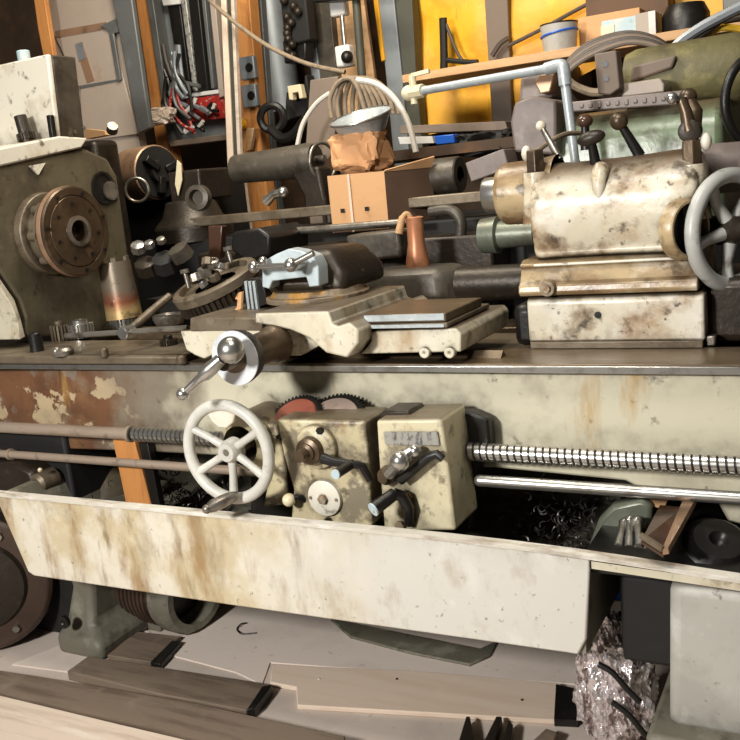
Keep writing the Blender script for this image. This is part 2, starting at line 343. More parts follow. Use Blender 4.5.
mb.prism([V((bx.x-.36, bx.y+.02, z0)), V((bx.x, bx.y+.02, z0)), V((tp.x, bx.y+.02, tp.z)), V((bx.x-.36, bx.y+.02, tp.z))], (0, .11, 0))
o = build('control_box', mb, 'drab', hs, bev=.006)
for p in ((57, 70), (72, 88), (68, 62), (70, 132), (79, 128)):
    mb = MB(); c = at(p[0]+4, p[1], X=bx.x+.001); mb.bolt(c, EX, .008, .006); build('cover_bolt', mb, 'steelg', hs)
mb = MB(); c = at(24, 58, Y=bx.y+.06); mb.cyl(c-EZ*.02, c+EZ*.025, .022); build('top_button', mb, 'lblue', hs, bev=.004)
mb = MB(); c = at(30, 150, Y=bx.y-.05); d = at(20, 116, Y=bx.y-.05)
mb.cyl(c, d, .022, .021)
u = (d-c).normalized()
mb.gear(c+u*.035, u, .026, .031, .022, 18, .01)
sh = build('shift_pinion', mb, 'steeld', hs)
mb = MB(); c = at(54, 142, Y=bx.y-.03); d = at(50, 115, Y=bx.y-.03); mb.bar(c, d, .02, .02); mb.ball(c, .018); build('shift_pin', mb, 'black', hs, bev=.004)
mb = MB(); c = at(35, 167, X=HX+.012); mb.prism(pts([(28, 166), (44, 163), (37, 175)], X=HX+.004), (.008, 0, 0)); build('notch_mark', mb, 'white', hs)
# round hole with steel plug in the headstock face
c = at(103, 188, X=HX+.001)
mb = MB(); mb.lathe(c, EX, [(0, .058), (.006, .058), (.006, .05), (.001, .048), (.001, 0)], 28); build('bore_ring', mb, 'black', hs)
mb = MB(); mb.lathe(c+V((0, .03, -.012)), EX, [(.002, .034), (.01, .034), (.01, .022), (.005, .0)], 24); build('bore_plug', mb, 'steelg', hs)
# spindle and faceplate
sx = HX
mb = MB()
mb.lathe((sx, AXY, AXZ), EX, [(0, .138), (.026, .135), (.03, .12), (.03, 0)], 56); bk = build('back_flange', mb, 'steelw', lathe, bev=.003)
mb = MB(); mb.lathe((sx+.02, AXY, AXZ), EX, [(0, .11), (.05, .11), (.05, .124), (FC.x-sx-.06, .124), (FC.x-sx-.06, 0)], 48)
for k in range(8):
    a = 2*PI*k/8; p = V((FC.x-.09, AXY+math.cos(a)*.112, AXZ+math.sin(a)*.112)); mb.cyl(p-EX*.006, p+EX*.03, .016, seg=10)
build('spindle_nose', mb, 'steelw', lathe)
mb = MB(); fx = FC.x-.036
mb.lathe((fx, AXY, AXZ), EX, [(0, .13), (.0, .146), (.028, .146), (.033, .141), (.033, .118), (.03, .116), (.034, .113), (.036, .05), (.042, .047), (.042, .034), (-.04, .032), (-.04, 0)], 64)
fl = build('faceplate', mb, 'brown', lathe, sharp=30); tag(fl, 'brown faceplate with a bright bored centre')
mb = MB(); mb.lathe((fx+.005, AXY, AXZ), EX, [(0, .1475), (.012, .1475), (.018, .146)], 64); build('faceplate_rim', mb, 'brownl', fl)
mb = MB(); mb.lathe((fx+.037, AXY, AXZ), EX, [(0, .05), (.006, .05), (.007, .036), (-.05, .034)], 40); build('bore_lip', mb, 'steelg', fl)
for k, rr in enumerate([.128, .09]*7):
    mb = MB()
    a = 2*PI*k/14+.3; p = V((fx+.034, AXY+math.cos(a)*rr, AXZ+math.sin(a)*rr)); mb.bolt(p, EX, .006, .004); build('faceplate_screw', mb, 'black', fl)
# lead screw and rods
def rodline(p0, p1, Y): return at(*p0, Y=Y), at(*p1, Y=Y)
SY = -.06
a = at(0, 425, Y=SY); zs = .722
xs0 = at(132, 433, Y=SY).x
mb = MB(); mb.cyl((-1.35, SY, zs), (xs0, SY, zs), .0175); mb.cyl((xs0-.012, SY, zs), (xs0, SY, zs), .024)
ls = build('lead_screw', mb, 'rod', lathe)
mb = MB(); pitch = .0165; nseg = 20; x = xs0; x1 = 1.35; prev = None
turns = int((x1-xs0)/pitch); hel = [(0, .018), (.2, .018), (.25, .0212), (.93, .0212), (.98, .018)]
rings = []
for t in range(turns):
    for f, r in hel:
        ring = []
        for k in range(nseg):
            an = 2*PI*k/nseg; ring.append(mb.bm.verts.new((xs0+(t+f+k/nseg)*pitch, SY+math.cos(an)*r, zs+math.sin(an)*r)))
        rings.append(ring)
K = len(hel)
for i in range(len(rings)-K):
    for k in range(nseg):
        if k < nseg-1: mb.face((rings[i][k], rings[i][k+1], rings[i+1][k+1], rings[i+1][k]))
        else: mb.face((rings[i][k], rings[i+K][0], rings[i+K+1][0] if i+K+1 < len(rings) else rings[i+K][0], rings[i+1][k]))
build('screw_thread', mb, 'steel', ls, sharp=30)
mb = MB(); mb.cyl((xs0, SY, zs), (x1, SY, zs), .0182); build('thread_core', mb, 'black', ls)
a = at(0, 454, Y=SY); b = at(180, 466, Y=SY); zr = (a.z+b.z)/2
mb = MB(); mb.cyl((-1.35, SY, zr), (.05, SY, zr), .0125); mb.cyl((at(12, 455, Y=SY).x-.01, SY, zr), (at(12, 455, Y=SY).x, SY, zr), .018); build('feed_rod', mb, 'rod', lathe)
a = at(480, 481.5, Y=SY-.03); b = at(738, 497, Y=SY-.03); zr2 = (a.z+b.z)/2
mb = MB(); mb.cyl((a.x, SY-.03, zr2), (1.35, SY-.03, zr2), .0135); mb.ball((a.x, SY-.03, zr2), .0135); build('control_rod', mb, 'steel', lathe)
# chip pan
PY = -.25
lip0 = [at(-40, 489, Y=PY), at(0, 494, Y=PY), at(450, 538, Y=PY), at(740, 579, Y=PY), at(800, 588, Y=PY)]
lip = spline(lip0, 6)
mb = MB()
fr = pts([(-6, 494), (226, 516), (450, 539), (590, 559), (586, 640), (578, 655), (566, 653), (235, 606), (34, 576), (28, 572)], Y=PY)
mb.prism(fr, (0, .012, 0))
pan = build('chip_pan', mb, 'pan', lathe, bev=.004)
tag(pan, 'stained cream chip pan front')
c0 = at(586, 640, Y=PY); xr = c0.x; zt = at(590, 559, Y=PY).z; zb = at(578, 655, Y=PY).z
mb = MB()
mb.box(xr-.02, xr-.004, PY+.01, .5, zb, zt-.045)                       # right end
mb.box(-.82, xr-.01, PY+.01, .5, zb+.03, zb+.045)                  # floor
mb.prism([V((-.95, PY+.01, zt)), V((-.87, PY+.01, zb+.03)), V((-.84, PY+.01, zb+.03)), V((-.92, PY+.01, zt))], (0, .74, 0))
mb.box(-.9, 1.2, .49, .505, zb, zt+.05)
build('pan_tray', mb, 'legd', pan)
mb = MB(); mb.box(xr-.02, 1.3, PY+.035, .5, zt-.045, zt-.03); build('shallow_tray', mb, 'black', pan)
mb = MB()
for i in range(len(lip)-1):
    a, b = lip[i], lip[i+1]
    mb.prism([a+V((0, -.007, -.006)), a+V((0, -.007, .002)), a+V((0, .013, .006)), a+V((0, .013, -.01))], b-a)
build('pan_rim', mb, 'panrim', pan, bev=.003)
mb = MB(); a = at(592, 566, Y=PY); b = at(800, 597, Y=PY)
mb.prism([a+V((0, -.004, .012)), a+V((0, .02, .012)), a+V((0, .02, -.004)), a+V((0, -.004, -.004))], b-a); build('pan_apron_strip', mb, 'cream', pan)
# cabinet leg at the right
lx = at(668, 580, Y=PY+.03).x
mb = MB()
lt = zt-.046
mb.prism([V((lx-.012, PY+.03, .2)), V((lx, PY+.03, lt)), V((lx+.5, PY+.03, lt)), V((lx+.5, PY+.03, .2))], (0, .66, 0))
leg = build('cabinet_leg', mb, 'leg', lathe, bev=.025, seg=4)
mb = MB(); mb.box(lx-.045, lx+.55, PY-.03, .45, 0, .22); build('plinth', mb, 'legd', leg, bev=.012)
mb = MB(); mb.box(lx-.115, lx-.0, PY+.1, .3, .3, .5); build('leg_side_shade', mb, 'void', leg, bev=.01)  # near-black box painting the leg's left side as shadowed
# left casting leg under the pan
mb = MB()
secs = []
for z, x0, x1, y0, y1 in ((0, -.83, -.62, -.12, .3), (.06, -.83, -.62, -.12, .3), (.09, -.82, -.68, -.08, .28), (.2, -.80, -.69, -.05, .26), (.36, -.82, -.67, -.06, .26), (.45, -.86, -.6, -.1, .3)):
    x0 -= .13; x1 -= .15
    secs.append([V((x0, y0, z)), V((x1, y0, z)), V((x1, y1, z)), V((x0, y1, z))])
mb.loft(secs)
lg = build('casting_leg', mb, 'legd', lathe, bev=.02, seg=3)
mb = MB(); c = at(66, 621, Y=-.13); mb.lathe(c, -EY, [(0, .02), (.012, .02), (.012, .01), (.002, 0)], 20); build('leg_bolt', mb, 'black', lg)
mb = MB(); mb.box(-1.42, -.88, -.02, .5, 0, .7); build('headstock_pedestal', mb, 'void', lathe, bev=.01)  # near-black colour paints the dark void below the headstock
# swing pulley at the far left below the pan
pul = thing('belt_pulley', 'big dark brown pulley wheel left of the pan, near the floor', 'pulley', at(8, 655, Z=0)+V((0, 0, 0)))
c = V((pul.location.x-.06, pul.location.y-.01, .235))
mb = MB(); mb.lathe(c, V((.62, -.78, 0)), [(-.08, .225), (.0, .225), (.012, .21), (.012, 0)], 48); w = build('wheel', mb, 'pulley', pul, bev=.004)
n = V((.62, -.78, 0)).normalized()
mb = MB(); mb.lathe(c+n*.012, n, [(0, .15), (.012, .14), (.016, .05), (.05, .045), (.05, 0)], 40); build('hub', mb, 'steeld', pul)
mb = MB(); mb.lathe(c, n, [(-.13, 0), (-.13, .235), (-.075, .235), (-.07, .2)], 48); build('belt_guard', mb, 'black', pul)
for a in (60, 180, 300):
    mb = MB(); u = V((-n.y, n.x, 0)); mb.bolt(c+n*.012+u*.18*math.cos(math.radians(a))+EZ*.18*math.sin(math.radians(a)), n, .012, .012); build('wheel_bolt', mb, 'steelg', pul)
# motor drum lying under the pan
mo = thing('motor', 'ribbed brown motor drum with a round open end, on the floor under the pan', 'motor', at(150, 640, Z=0)+V((0, .14, 0)))
c = mo.location+V((-.25, .0, .135)); ax = V((1, -.12, 0)).normalized()
mb = MB(); prof = [(0, 0), (0, .12)]
for k in range(14): prof += [(.02+k*.019, .125), (.03+k*.019, .125), (.032+k*.019, .117), (.0385+k*.019, .117)]
prof += [(.3, .12), (.3, 0)]
mb.lathe(c, ax, prof, 40); build('ribbed_drum', mb, 'pulley', mo)
mb = MB(); mb.lathe(c+ax*.3, ax, [(0, .126), (.02, .132), (.07, .132), (.09, .12), (.09, .098), (.02, .09), (.02, 0)], 44); build('end_ring', mb, 'legd', mo)
mb = MB(); mb.lathe(c+ax*.321, ax, [(0, .092), (.006, .06), (.006, 0)], 32); build('dark_bore', mb, 'black', mo)
mb = MB(); mb.box(c.x+.03, c.x+.25, c.y-.09, c.y+.09, 0, .04); build('mounting_foot', mb, 'legd', mo, bev=.006)
# ================================================================== CARRIAGE
car = thing('lathe_carriage', 'cream lathe carriage with geared apron, white handwheel and pale blue compound slide', 'lathe carriage', (.1, .1, .92))
WY = -.03
def front(P, Y, depth): return MB().prism(pts(P, Y=Y), (0, depth, 0))
# right wing
sr = at(446, 320, Y=WY); sl = at(364, 320, Y=WY)
zt = sl.z; zb = .922
mb = MB()
q = pts([(360, 354), (366, 347), (371, 340), (369, 331), (456, 328), (461, 334), (461, 352)], Y=WY)
mb.prism(q, (0, .33, 0)); sad = build('saddle_wing', mb, 'cream', car, bev=.004)
mb = MB(); mb.box(sl.x-.0, sr.x+.005, WY-.005, .24, at(364, 329, Y=WY).z, at(364, 324, Y=WY).z); build('wing_ledge', mb, 'steelw', sad, bev=.003)
mb = MB(); mb.box(sl.x, sr.x, WY, .2, at(364, 324, Y=WY).z, zt+.012); build('wing_top_plate', mb, 'bedtop', sad, bev=.003)
for dz0, dz1, dy in ((zt-.004, zt+.011, 0), (at(364, 329, Y=WY).z+.002, at(364, 325, Y=WY).z, .005)): mb = MB(); mb.box(sl.x+.002, sr.x-.004, WY-dy-.002, WY-dy+.001, dz0, dz1); build('bright_edge', mb, 'galv', sad)
for p in ((426, 352), (451, 352)):
    mb = MB(); mb.lathe(at(*p, Y=WY), -EY, [(-.004, .013), (.012, .013), (.012, .005), (.006, 0)], 16); build('gib_screw', mb, 'cream', sad, bev=.002)
# left wing
q = pts([(180, 331), (300, 328), (330, 340), (300, 356), (262, 356), (240, 352), (226, 357), (214, 354), (204, 359), (194, 355), (186, 350)], Y=WY)
mb = MB(); mb.prism(q, (0, .36, 0)); sw = build('saddle_wing', mb, 'cream', car, bev=.004)
q = pts([(190, 318), (262, 318), (262, 331), (190, 331)], Y=WY-.002)
mb = MB(); mb.prism(q, (0, .36, 0)); build('wing_top_plate', mb, 'steelw', sw, bev=.003)
# cross slide
CY = -.10
q = pts([(255, 313), (328, 311), (332, 324), (338, 326), (349, 322), (358, 330), (358, 343), (347, 358), (326, 353), (309, 338), (290, 330), (255, 323)], Y=CY)
mb = MB(); mb.prism(q, (0, .42, 0)); cs = build('cross_slide', mb, 'cream', car, bev=.005)
top = at(255, 313, Y=CY).z
# screw housing tube with dial and ball crank
d = at(238, 357, Y=-.25); dx, dz = d.x, d.z
mb = MB(); mb.lathe((dx, -.09, dz), -EY, [(0, .05), (.02, .046), (.03, .04), (.16, .037)], 32); tb = build('screw_housing', mb, 'brown', car)
mb = MB(); mb.lathe((dx, -.25, dz), -EY, [(-.022, .0), (-.022, .06), (.0, .065), (.01, .065), (.01, 0)], 48); build('dial_barrel', mb, 'steeld', tb)
mb = MB(); mb.lathe((dx, -.26, dz), -EY, [(0, .0645), (.004, .0645), (.005, .034), (.0, .033)], 48); build('dial_ring', mb, 'dial', tb); 
mb = MB(); mb.lathe((dx, -.26, dz), -EY, [(0, .036), (.012, .034), (.018, .024), (.05, .02), (.05, 0)], 32); build('dial_nut', mb, 'brown', tb)
hub = at(231, 350, Y=-.32)
mb = MB(); mb.ball(hub, .031, 28); mb.cyl((dx, -.27, dz), hub, .02)
e = at(183, 394, Y=-.36); mid = hub.lerp(e, .42)
mb.tube([hub.lerp(e, t) for t in (.2, .42, .55, .62, .75, .9, 1)], [.014, .017, .017, .011, .01, .009, .009], 16); mb.ball(e, .0155)
ck = build('ball_crank', mb, 'steel', car)
# compound rest
ctr = at(318, 294, Y=.17)
mb = MB(); rr = 49*mpp(ctr)
zbase = top
mb.lathe((ctr.x, ctr.y, zbase-.005), EZ, [(0, 0), (0, rr*1.06), (.014, rr*1.06), (.016, rr), (ctr.z-zbase+.01, rr*.97), (ctr.z-zbase+.025, rr*.9), (ctr.z-zbase+.025, 0)], 56)
cr = build('swivel_base', mb, 'rust', car, bev=.002)
zc = ctr.z+.02
mb = MB()
FY = .05
q = pts([(262, 262), (276, 254), (288, 249), (300, 251), (313, 256), (318, 266), (319, 286), (309, 287), (306, 277), (272, 281), (269, 289), (262, 287)], Y=FY)
mb.prism(q, (0, .05, 0)); build('slide_end_plate', mb, 'bluew', car, bev=.003)
q = pts([(270, 262), (300, 254), (316, 262), (317, 282), (270, 284)], Y=FY+.04)
mb = MB(); q2 = [p+V((.0, .3, .0)) for p in q]; mb.prism(q, None, q2); build('compound_slide', mb, 'steeld', car, bev=.01)
c = at(322, 266, Y=.2)
mb = MB(); mb.loft([[V((c.x-.13+.02*k*0, c.y-.1, c.z-.06)), V((c.x+.12, c.y-.1, c.z-.06)), V((c.x+.12, c.y+.16, c.z-.06)), V((c.x-.13, c.y+.16, c.z-.06))],
   [V((c.x-.13, c.y-.1, c.z+.01)), V((c.x+.11, c.y-.08, c.z-.01)), V((c.x+.11, c.y+.16, c.z-.01)), V((c.x-.13, c.y+.16, c.z+.01))],
   [V((c.x-.08, c.y-.06, c.z+.05)), V((c.x+.06, c.y-.05, c.z+.05)), V((c.x+.07, c.y+.13, c.z+.05)), V((c.x-.08, c.y+.13, c.z+.05))]])
build('tool_post', mb, 'steeld', car, bev=.025, seg=4)
a = at(254, 267, Y=FY-.05); b = at(291, 265, Y=FY-.06); e2 = at(297, 258, Y=FY-.05)
mb = MB(); mb.ball(a, .0155); mb.cyl(a, b, .007); mb.ball(b, .018); mb.cyl(b, e2+V((.05, .0, .01)), .008); mb.ball(at(263, 261, Y=FY-.02), .012); mb.cyl(b, b+EY*.07, .014)
build('ball_handle', mb, 'steel', car)
mb = MB(); mb.lathe(at(352, 262, Y=.3), EZ, [(-.1, .014), (.0, .014), (.02, .01), (.02, 0)], 16); mb.bar(at(345, 262, Y=.25), at(362, 275, Y=.22), .02, .03); build('clamp_lever', mb, 'brown', car, bev=.006)
# apron gearbox, left
AY = -.17
q = pts([(276, 419), (364, 421), (369, 470), (372, 527), (290, 527), (293, 490), (283, 455)], Y=AY)
mb = MB(); mb.prism(q, (0, .13, 0)); ap = build('apron_gearbox', mb, 'apron', car, bev=.008, seg=3)
q = pts([(376, 420), (441, 419), (446, 450), (456, 531), (384, 531), (379, 470)], Y=AY-.01)
mb = MB(); mb.prism(q, (0, .14, 0)); ap2 = build('lever_gearbox', mb, 'apron2', car, bev=.008, seg=3)
mb = MB(); mb.prism(pts([(384, 432), (438, 432), (440, 445), (386, 444)], Y=AY-.011), (0, -.003, 0)); build('instruction_plate', mb, 'plate', ap2)
# lettering strokes on the plate (too small to read in the photo)
# back housing, its black outline painting the shadowed recess beside the gearbox
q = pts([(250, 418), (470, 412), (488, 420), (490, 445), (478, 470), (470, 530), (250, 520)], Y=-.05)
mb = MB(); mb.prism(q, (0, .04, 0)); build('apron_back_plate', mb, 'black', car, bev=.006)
mb = MB(); n = V((0, -.55, .83)).normalized(); c = at(297, 420, Y=-.1); mb.gear(c, n, 26*mpp(c), 29*mpp(c), .014, 44, .02); g = build('red_gear', mb, 'black', car); tag(g, 'dark toothed gear with red face')
mb = MB(); mb.lathe(c+n*.012, n, [(0, 24*mpp(c)), (.006, 22*mpp(c)), (.006, 0)], 40); build('gear_face', mb, 'red', g)
mb = MB(); c = at(333, 425, Y=-.09); mb.gear(c, n, 34*mpp(c), 37*mpp(c), .016, 52, .02); g2 = build('pale_gear', mb, 'black', car); tag(g2, 'dark toothed gear with pinkish face')
mb = MB(); mb.lathe(c+n*.014, n, [(0, 30*mpp(c)), (.006, 29*mpp(c)), (.006, 0)], 40); build('gear_face', mb, 'pink', g2)
mb = MB(); q = pts([(376, 418), (384, 411), (408, 411), (412, 417)], Y=AY+.03); mb.prism(q, (0, .08, 0)); build('gearbox_cap', mb, 'steeld', car, bev=.004)
# apron left gearbox fittings
c = at(318, 446, Y=AY)
mb = MB(); mb.lathe(c, -EY, [(-.01, .056), (.012, .054), (.018, .046), (.018, 0)], 36); bs = build('shaft_boss', mb, 'apron', ap, bev=.002)
mb = MB(); mb.lathe(c+V((-.008, -.016, -.004)), -EY, [(0, .034), (.02, .032), (.024, .022), (.03, .022), (.034, .015), (.06, .014), (.06, 0)], 28); build('shaft_end', mb, 'brown', bs)
mb = MB(); mb.bolt(at(321, 430, Y=AY-.012), -EY, .009, .01); build('oil_plug', mb, 'black', ap)
c = at(326, 497, Y=AY)
mb = MB(); mb.lathe(c, -EY, [(0, 0), (0, 19*mpp(c)), (.01, 18.5*mpp(c)), (.012, 17*mpp(c)), (.012, 0)], 40); dp = build('dial_plate', mb, 'white', ap)
for x, r in ((0, .012), (-.036, .004), (.036, .004)): mb = MB(); mb.bolt(c+V((x, -.012, 0)), -EY, r, r*.8); build('dial_bolt', mb, 'rust', dp)
a = at(322, 458, Y=AY-.05); b = at(352, 464, Y=AY-.03); e = at(336, 474, Y=AY-.10); g3 = at(350, 467, Y=AY-.06)
mb = MB(); mb.tube([a, at(334, 462, Y=AY-.045), b], [.014, .011, .009], 12); mb.tube([b, at(362, 466, Y=AY-.02), at(370, 480, Y=AY-.01)], [.009, .01, .008], 12)
mb.cyl(at(352, 464, Y=AY-.02), e, .0115); lv = build('engage_lever', mb, 'black', ap)
mb = MB(); mb.cyl(e, e+(e-b).normalized()*.004, .0112); build('lever_tip', mb, 'lblue', lv)
mb = MB(); c = at(289, 500, Y=AY-.03); mb.ball(c, .0165); build('ivory_knob', mb, 'ivory', ap)
mb = MB(); mb.tube([c, at(297, 497, Y=AY-.02), at(305, 500, Y=AY+.005)], .008, 10); build('knob_stem', mb, 'black', ap)
mb = MB(); mb.bolt(at(329, 521, Y=AY-.0), -EY, .01, .012); build('drain_screw', mb, 'black', ap)
# right gearbox fittings
a = at(389, 474, Y=AY-.04); 
mb = MB(); mb.lathe(at(389, 474, Y=AY-.01), -EY, [(0, .022), (.02, .02), (.026, .012), (.034, .012), (.034, 0)], 24); build('lever_pivot', mb, 'brown', ap2)
mb = MB(); b = at(400, 461, Y=AY-.07); mb.ball(b, .022, 22); mb.tube([a, b, at(408, 454, Y=AY-.05), at(414, 451, Y=AY-.04)], [.013, .016, .012, .012], 14); mb.ball(at(415, 451, Y=AY-.04), .0145); lb = build('ball_lever', mb, 'steel', ap2)
mb = MB(); mb.tube(pts([(400, 480), (408, 474), (420, 464), (430, 456), (437, 454), (443, 459)], Y=AY-.03), [.012, .013, .012, .011, .01, .009], 12); build('curved_lever', mb, 'black', ap2)
mb = MB(); e = at(374, 509, Y=AY-.10); b = at(394, 494, Y=AY-.05); mb.cyl(b, e, .0145, .016); mb.tube([b, at(402, 496, Y=AY-.04), at(409, 508, Y=AY-.03), at(409, 524, Y=AY-.02)], [.014, .014, .013, .011], 12); hl = build('handle_lever', mb, 'black', ap2)
mb = MB(); u = (e-b).normalized(); mb.cyl(e, e+u*.004, .0158); mb.cyl(e, e+u*.007, .006); build('lever_tip', mb, 'lblue', hl)
for p in ((408, 496), (401, 525)): mb = MB(); mb.bolt(at(*p, Y=AY-.01), -EY, .012, .01); build('box_bolt', mb, 'rust', ap2)
# handwheel
HY = -.25
c = at(228, 452, Y=HY); RR = .118
mb = MB(); mb.ring(c, EY, RR, .0145, 64, 14); hw = build('handwheel', mb, 'wheel', car); tag(hw, 'pale painted five spoke handwheel')
mb = MB(); mb.lathe(c+V((0, .03, 0)), -EY, [(0, .03), (.03, .028), (.04, .022), (.04, .011), (.03, .0)], 28); build('wheel_hub', mb, 'wheel', hw)
mb = MB(); mb.bolt(c+V((0, -.0, 0)), -EY, .011, .008); build('hub_nut', mb, 'steelg', hw)
for k in range(5):
    a = math.radians(150+60*k); d = V((math.cos(a), 0, math.sin(a)))
    mb = MB(); mb.tube([c+d*.018+EY*.012, c+d*.06+EY*.008, c+d*.11], [.0115, .0095, .011], 10); build('spoke', mb, 'wheel', hw)
mb = MB()
q = [c+V((math.cos(math.radians(a))*.112, -.002, math.sin(math.radians(a))*.112)) for a in (68, 78, 88, 98, 108, 116)]+[c+V((-.035, -.002, .075)), c+V((-.018, -.002, .062)), c+V((.005, -.002, .06)), c+V((.028, -.002, .075))]
mb.prism(q, (0, .012, 0)); build('wheel_web', mb, 'white', hw, bev=.003)
mb = MB(); a = at(238, 494, Y=HY-.02); b = at(207, 509, Y=HY-.09)
mb.tube([a.lerp(b, t) for t in (0, .1, .2, .5, .8, .95, 1)], [.007, .011, .014, .016, .0155, .012, .004], 16); mb.ball(b, .0115); build('wheel_grip', mb, 'steelg', hw)
mb = MB(); mb.cyl(c+EY*.02, c+EY*.2, .018); mb.lathe(c+EY*.05, EY, [(0, .05), (.03, .075), (.15, .075), (.15, 0)], 32)
build('wheel_shaft', mb, 'apron', car)
mb = MB(); mb.prism(pts([(262, 424), (276, 424), (284, 455), (288, 505), (262, 508), (270, 470)], Y=-.16), (0, .1, 0)); build('shaft_bracket', mb, 'apron', car, bev=.008)
# ================================================================== TAILSTOCK
tx0, tx1 = at(520, 300, Y=.15).x, at(704, 300, Y=.15).x
tl = thing('tailstock', 'bulky cream lathe tailstock standing on the right end of the bed', 'tailstock', ((tx0+tx1)/2, .3, .921))
# base
z1 = at(610, 295, Y=.15).z
mb = MB()
q = [V((0, .15, .935)), V((0, .15, z1-.012)), V((0, .16, z1)), V((0, .46, z1)), V((0, .46, .935))]
mb.prism([p+EX*(tx0+.015) for p in q], None, [p+EX*(tx1) for p in q]); tb = build('base', mb, 'ts', tl, bev=.008, seg=3)
mb = MB(); mb.box(tx0+.02, tx1-.004, .143, .47, .921, .938); build('sole_strip', mb, 'steelw', tb, bev=.002)
mb = MB(); mb.lathe(at(598, 315, Y=.1495), -EY, [(0, .008), (.001, .008), (.001, 0)], 16); build('base_hole', mb, 'black', tb)
mb = MB(); mb.box(tx0-.03, tx0+.03, .17, .42, .921, z1-.02); build('base_clamp', mb, 'black', tb, bev=.02)
mb = MB(); mb.box(tx1-.01, tx1+.16, .2, .5, .921, z1+.02); build('base_tail', mb, 'steeld', tb, bev=.02)
mb = MB(); mb.box(tx1+.0, tx1+.02, .16, .19, .921, .945); build('set_foot', mb, 'steelg', tb, bev=.004)
# flange: concave skirt
zf = at(610, 262, Y=.16).z
mb = MB()
prof = [(.15, z1+.003), (.142, z1+.012), (.145, z1+.028), (.158, z1+.036), (.168, z1+.055), (.172, zf-.008), (.165, zf-.003), (.165, zf+.003), (.19, zf+.012), (.42, zf+.012), (.46, z1+.003)]
def sec(x): return [V((x, y, z)) for y, z in prof]
mb.loft([sec(tx0+.0), sec(tx0+.03), sec(tx1-.03), sec(tx1-.012)]); fg = build('base_skirt', mb, 'tsd', tl, bev=.004, sharp=30)
mb = MB(); c = at(548, 288, Y=.143); mb.lathe(c, -EY, [(-.004, .02), (.012, .018), (.012, .009), (.018, .009), (.018, 0)], 20); build('set_screw', mb, 'rust', fg)
mb = MB(); mb.prism([V((tx0+.035, .162, zf-.003)), V((tx1-.03, .162, zf-.003)), V((tx1-.03, .162, zf+.003)), V((tx0+.035, .162, zf+.003))], (0, .02, 0)); build('lit_skirt_edge', mb, 'white', fg, bev=.002)  # white strip paints the lit line along the flange step
# main body: lofted casting along x
yc, zc2 = .28, 1.252
def bsec(x, r, front, w):
    P = []
    for a in range(-10, 191, 20):
        t = math.radians(a); P.append(V((x, yc+math.cos(t)*r*1.0, zc2+math.sin(t)*r*.86)))
    zl = [(front-.0, zc2-.04), (front+.012, zc2-.09), (front+.02, zf+.03), (front+.006, zf+.004)]
    for y, z in zl: P.append(V((x, y, z)))
    P.append(V((x, yc+.13, zf+.004)))
    return P
x0b, x1b = at(526, 200, Y=.17).x, at(700, 210, Y=.17).x
mb = MB()
mb.loft([bsec(x0b, .112, .166, 0), bsec(x0b+.02, .122, .160, 0), bsec(x0b+.08, .116, .166, 0), bsec(x0b+.19, .116, .168, 0), bsec(x0b+.28, .118, .162, 0), bsec(x1b-.05, .124, .154, 0), bsec(x1b-.015, .118, .16, 0), bsec(x1b, .105, .175, 0)])
bd = build('body', mb, 'ts', tl, bev=.0, sharp=55)
md = bd.modifiers.new('sub', 'SUBSURF'); md.levels = 2; md.render_levels = 2
c = at(508, 194, Y=yc); nx = at(502, 196, Y=yc).x
mb = MB(); mb.lathe(V((x0b+.05, yc, c.z)), -EX, [(0, .084), (.04, .078), (x0b+.05-nx-.012, .076), (x0b+.05-nx, .066), (x0b+.05-nx, 0)], 48); ns = build('nose', mb, 'tsd', tl, bev=.002)
q0 = V((nx+.01, yc, c.z+.002))
mb = MB(); mb.lathe(q0, -EX, [(0, .043), (.05, .043), (.054, .04), (.054, .02), (.03, .018), (.03, 0)], 36); build('quill', mb, 'steel', tl, bev=.001)
# bosses and studs on top
def boss(px, py, w, h, name, m, Y=.25):
    c = at(px, py, Y=Y); mb = MB(); mb.lathe(c, EZ, [(-.12, w*1.3), (-.03, w*1.05), (0, w), (.0, 0)], 20); return c, build(name, mb, m, tl, bev=.002)
for (px, py) in ((536, 172), (692, 164)):
    c, o = boss(px, py, .03, .0, 'stud_boss', 'ts', .22)
    mb = MB(); mb.lathe(c, EZ, [(-.01, .024), (.05, .022), (.052, .018), (.052, 0)], 6); build('hex_stud', mb, 'brown', tl, bev=.002)
    mb = MB(); mb.ball(c+V((-.02 if px < 600 else .03, -.0, .045)), .013, 12, (1, 1, 1.5)); build('paint_blob', mb, 'white', tl)
mb = MB(); c = at(601, 168, Y=.2); mb.tube([c+V((0, .03, -.01)), c+V((0, -.0, -.005)), c+V((0, -.018, -.02)), c+V((0, -.026, -.045)), c+V((0, -.026, -.07))], [.02, .02, .018, .014, .006], 20); build('centre_rib', mb, 'ts', tl)
# levers
def knob(name, p0, p1, kr, m, mk, sc=(1, 1, 1), axis=(0, 0, 1), r=.011):
    mb = MB(); mb.tube([p0, V(p0).lerp(p1, .5), p1], [r*1.2, r, r*.8], 12); l = build(name, mb, m, tl)
    mb = MB(); mb.ball(p1, kr, 20, sc, axis); build('lever_knob', mb, mk, l); return l
knob('locking_lever', at(596, 166, Y=.24), at(591, 138, Y=.22), .021, 'black', 'steeld', (.8, .8, 1.6), (at(603, 129, Y=.22)-at(577, 137, Y=.22)))
knob('binding_lever', at(640, 156, Y=.28), at(619, 121, Y=.26), .021, 'black', 'brown')
knob('small_lever', at(560, 160, Y=.3), at(541, 126, Y=.33), .013, 'steelg', 'white', r=.008)
knob('rear_lever', at(586, 150, Y=.34), at(585, 121, Y=.34), .02, 'black', 'bakelite', (1, 1, .8))
c = at(690, 131, Y=.22)
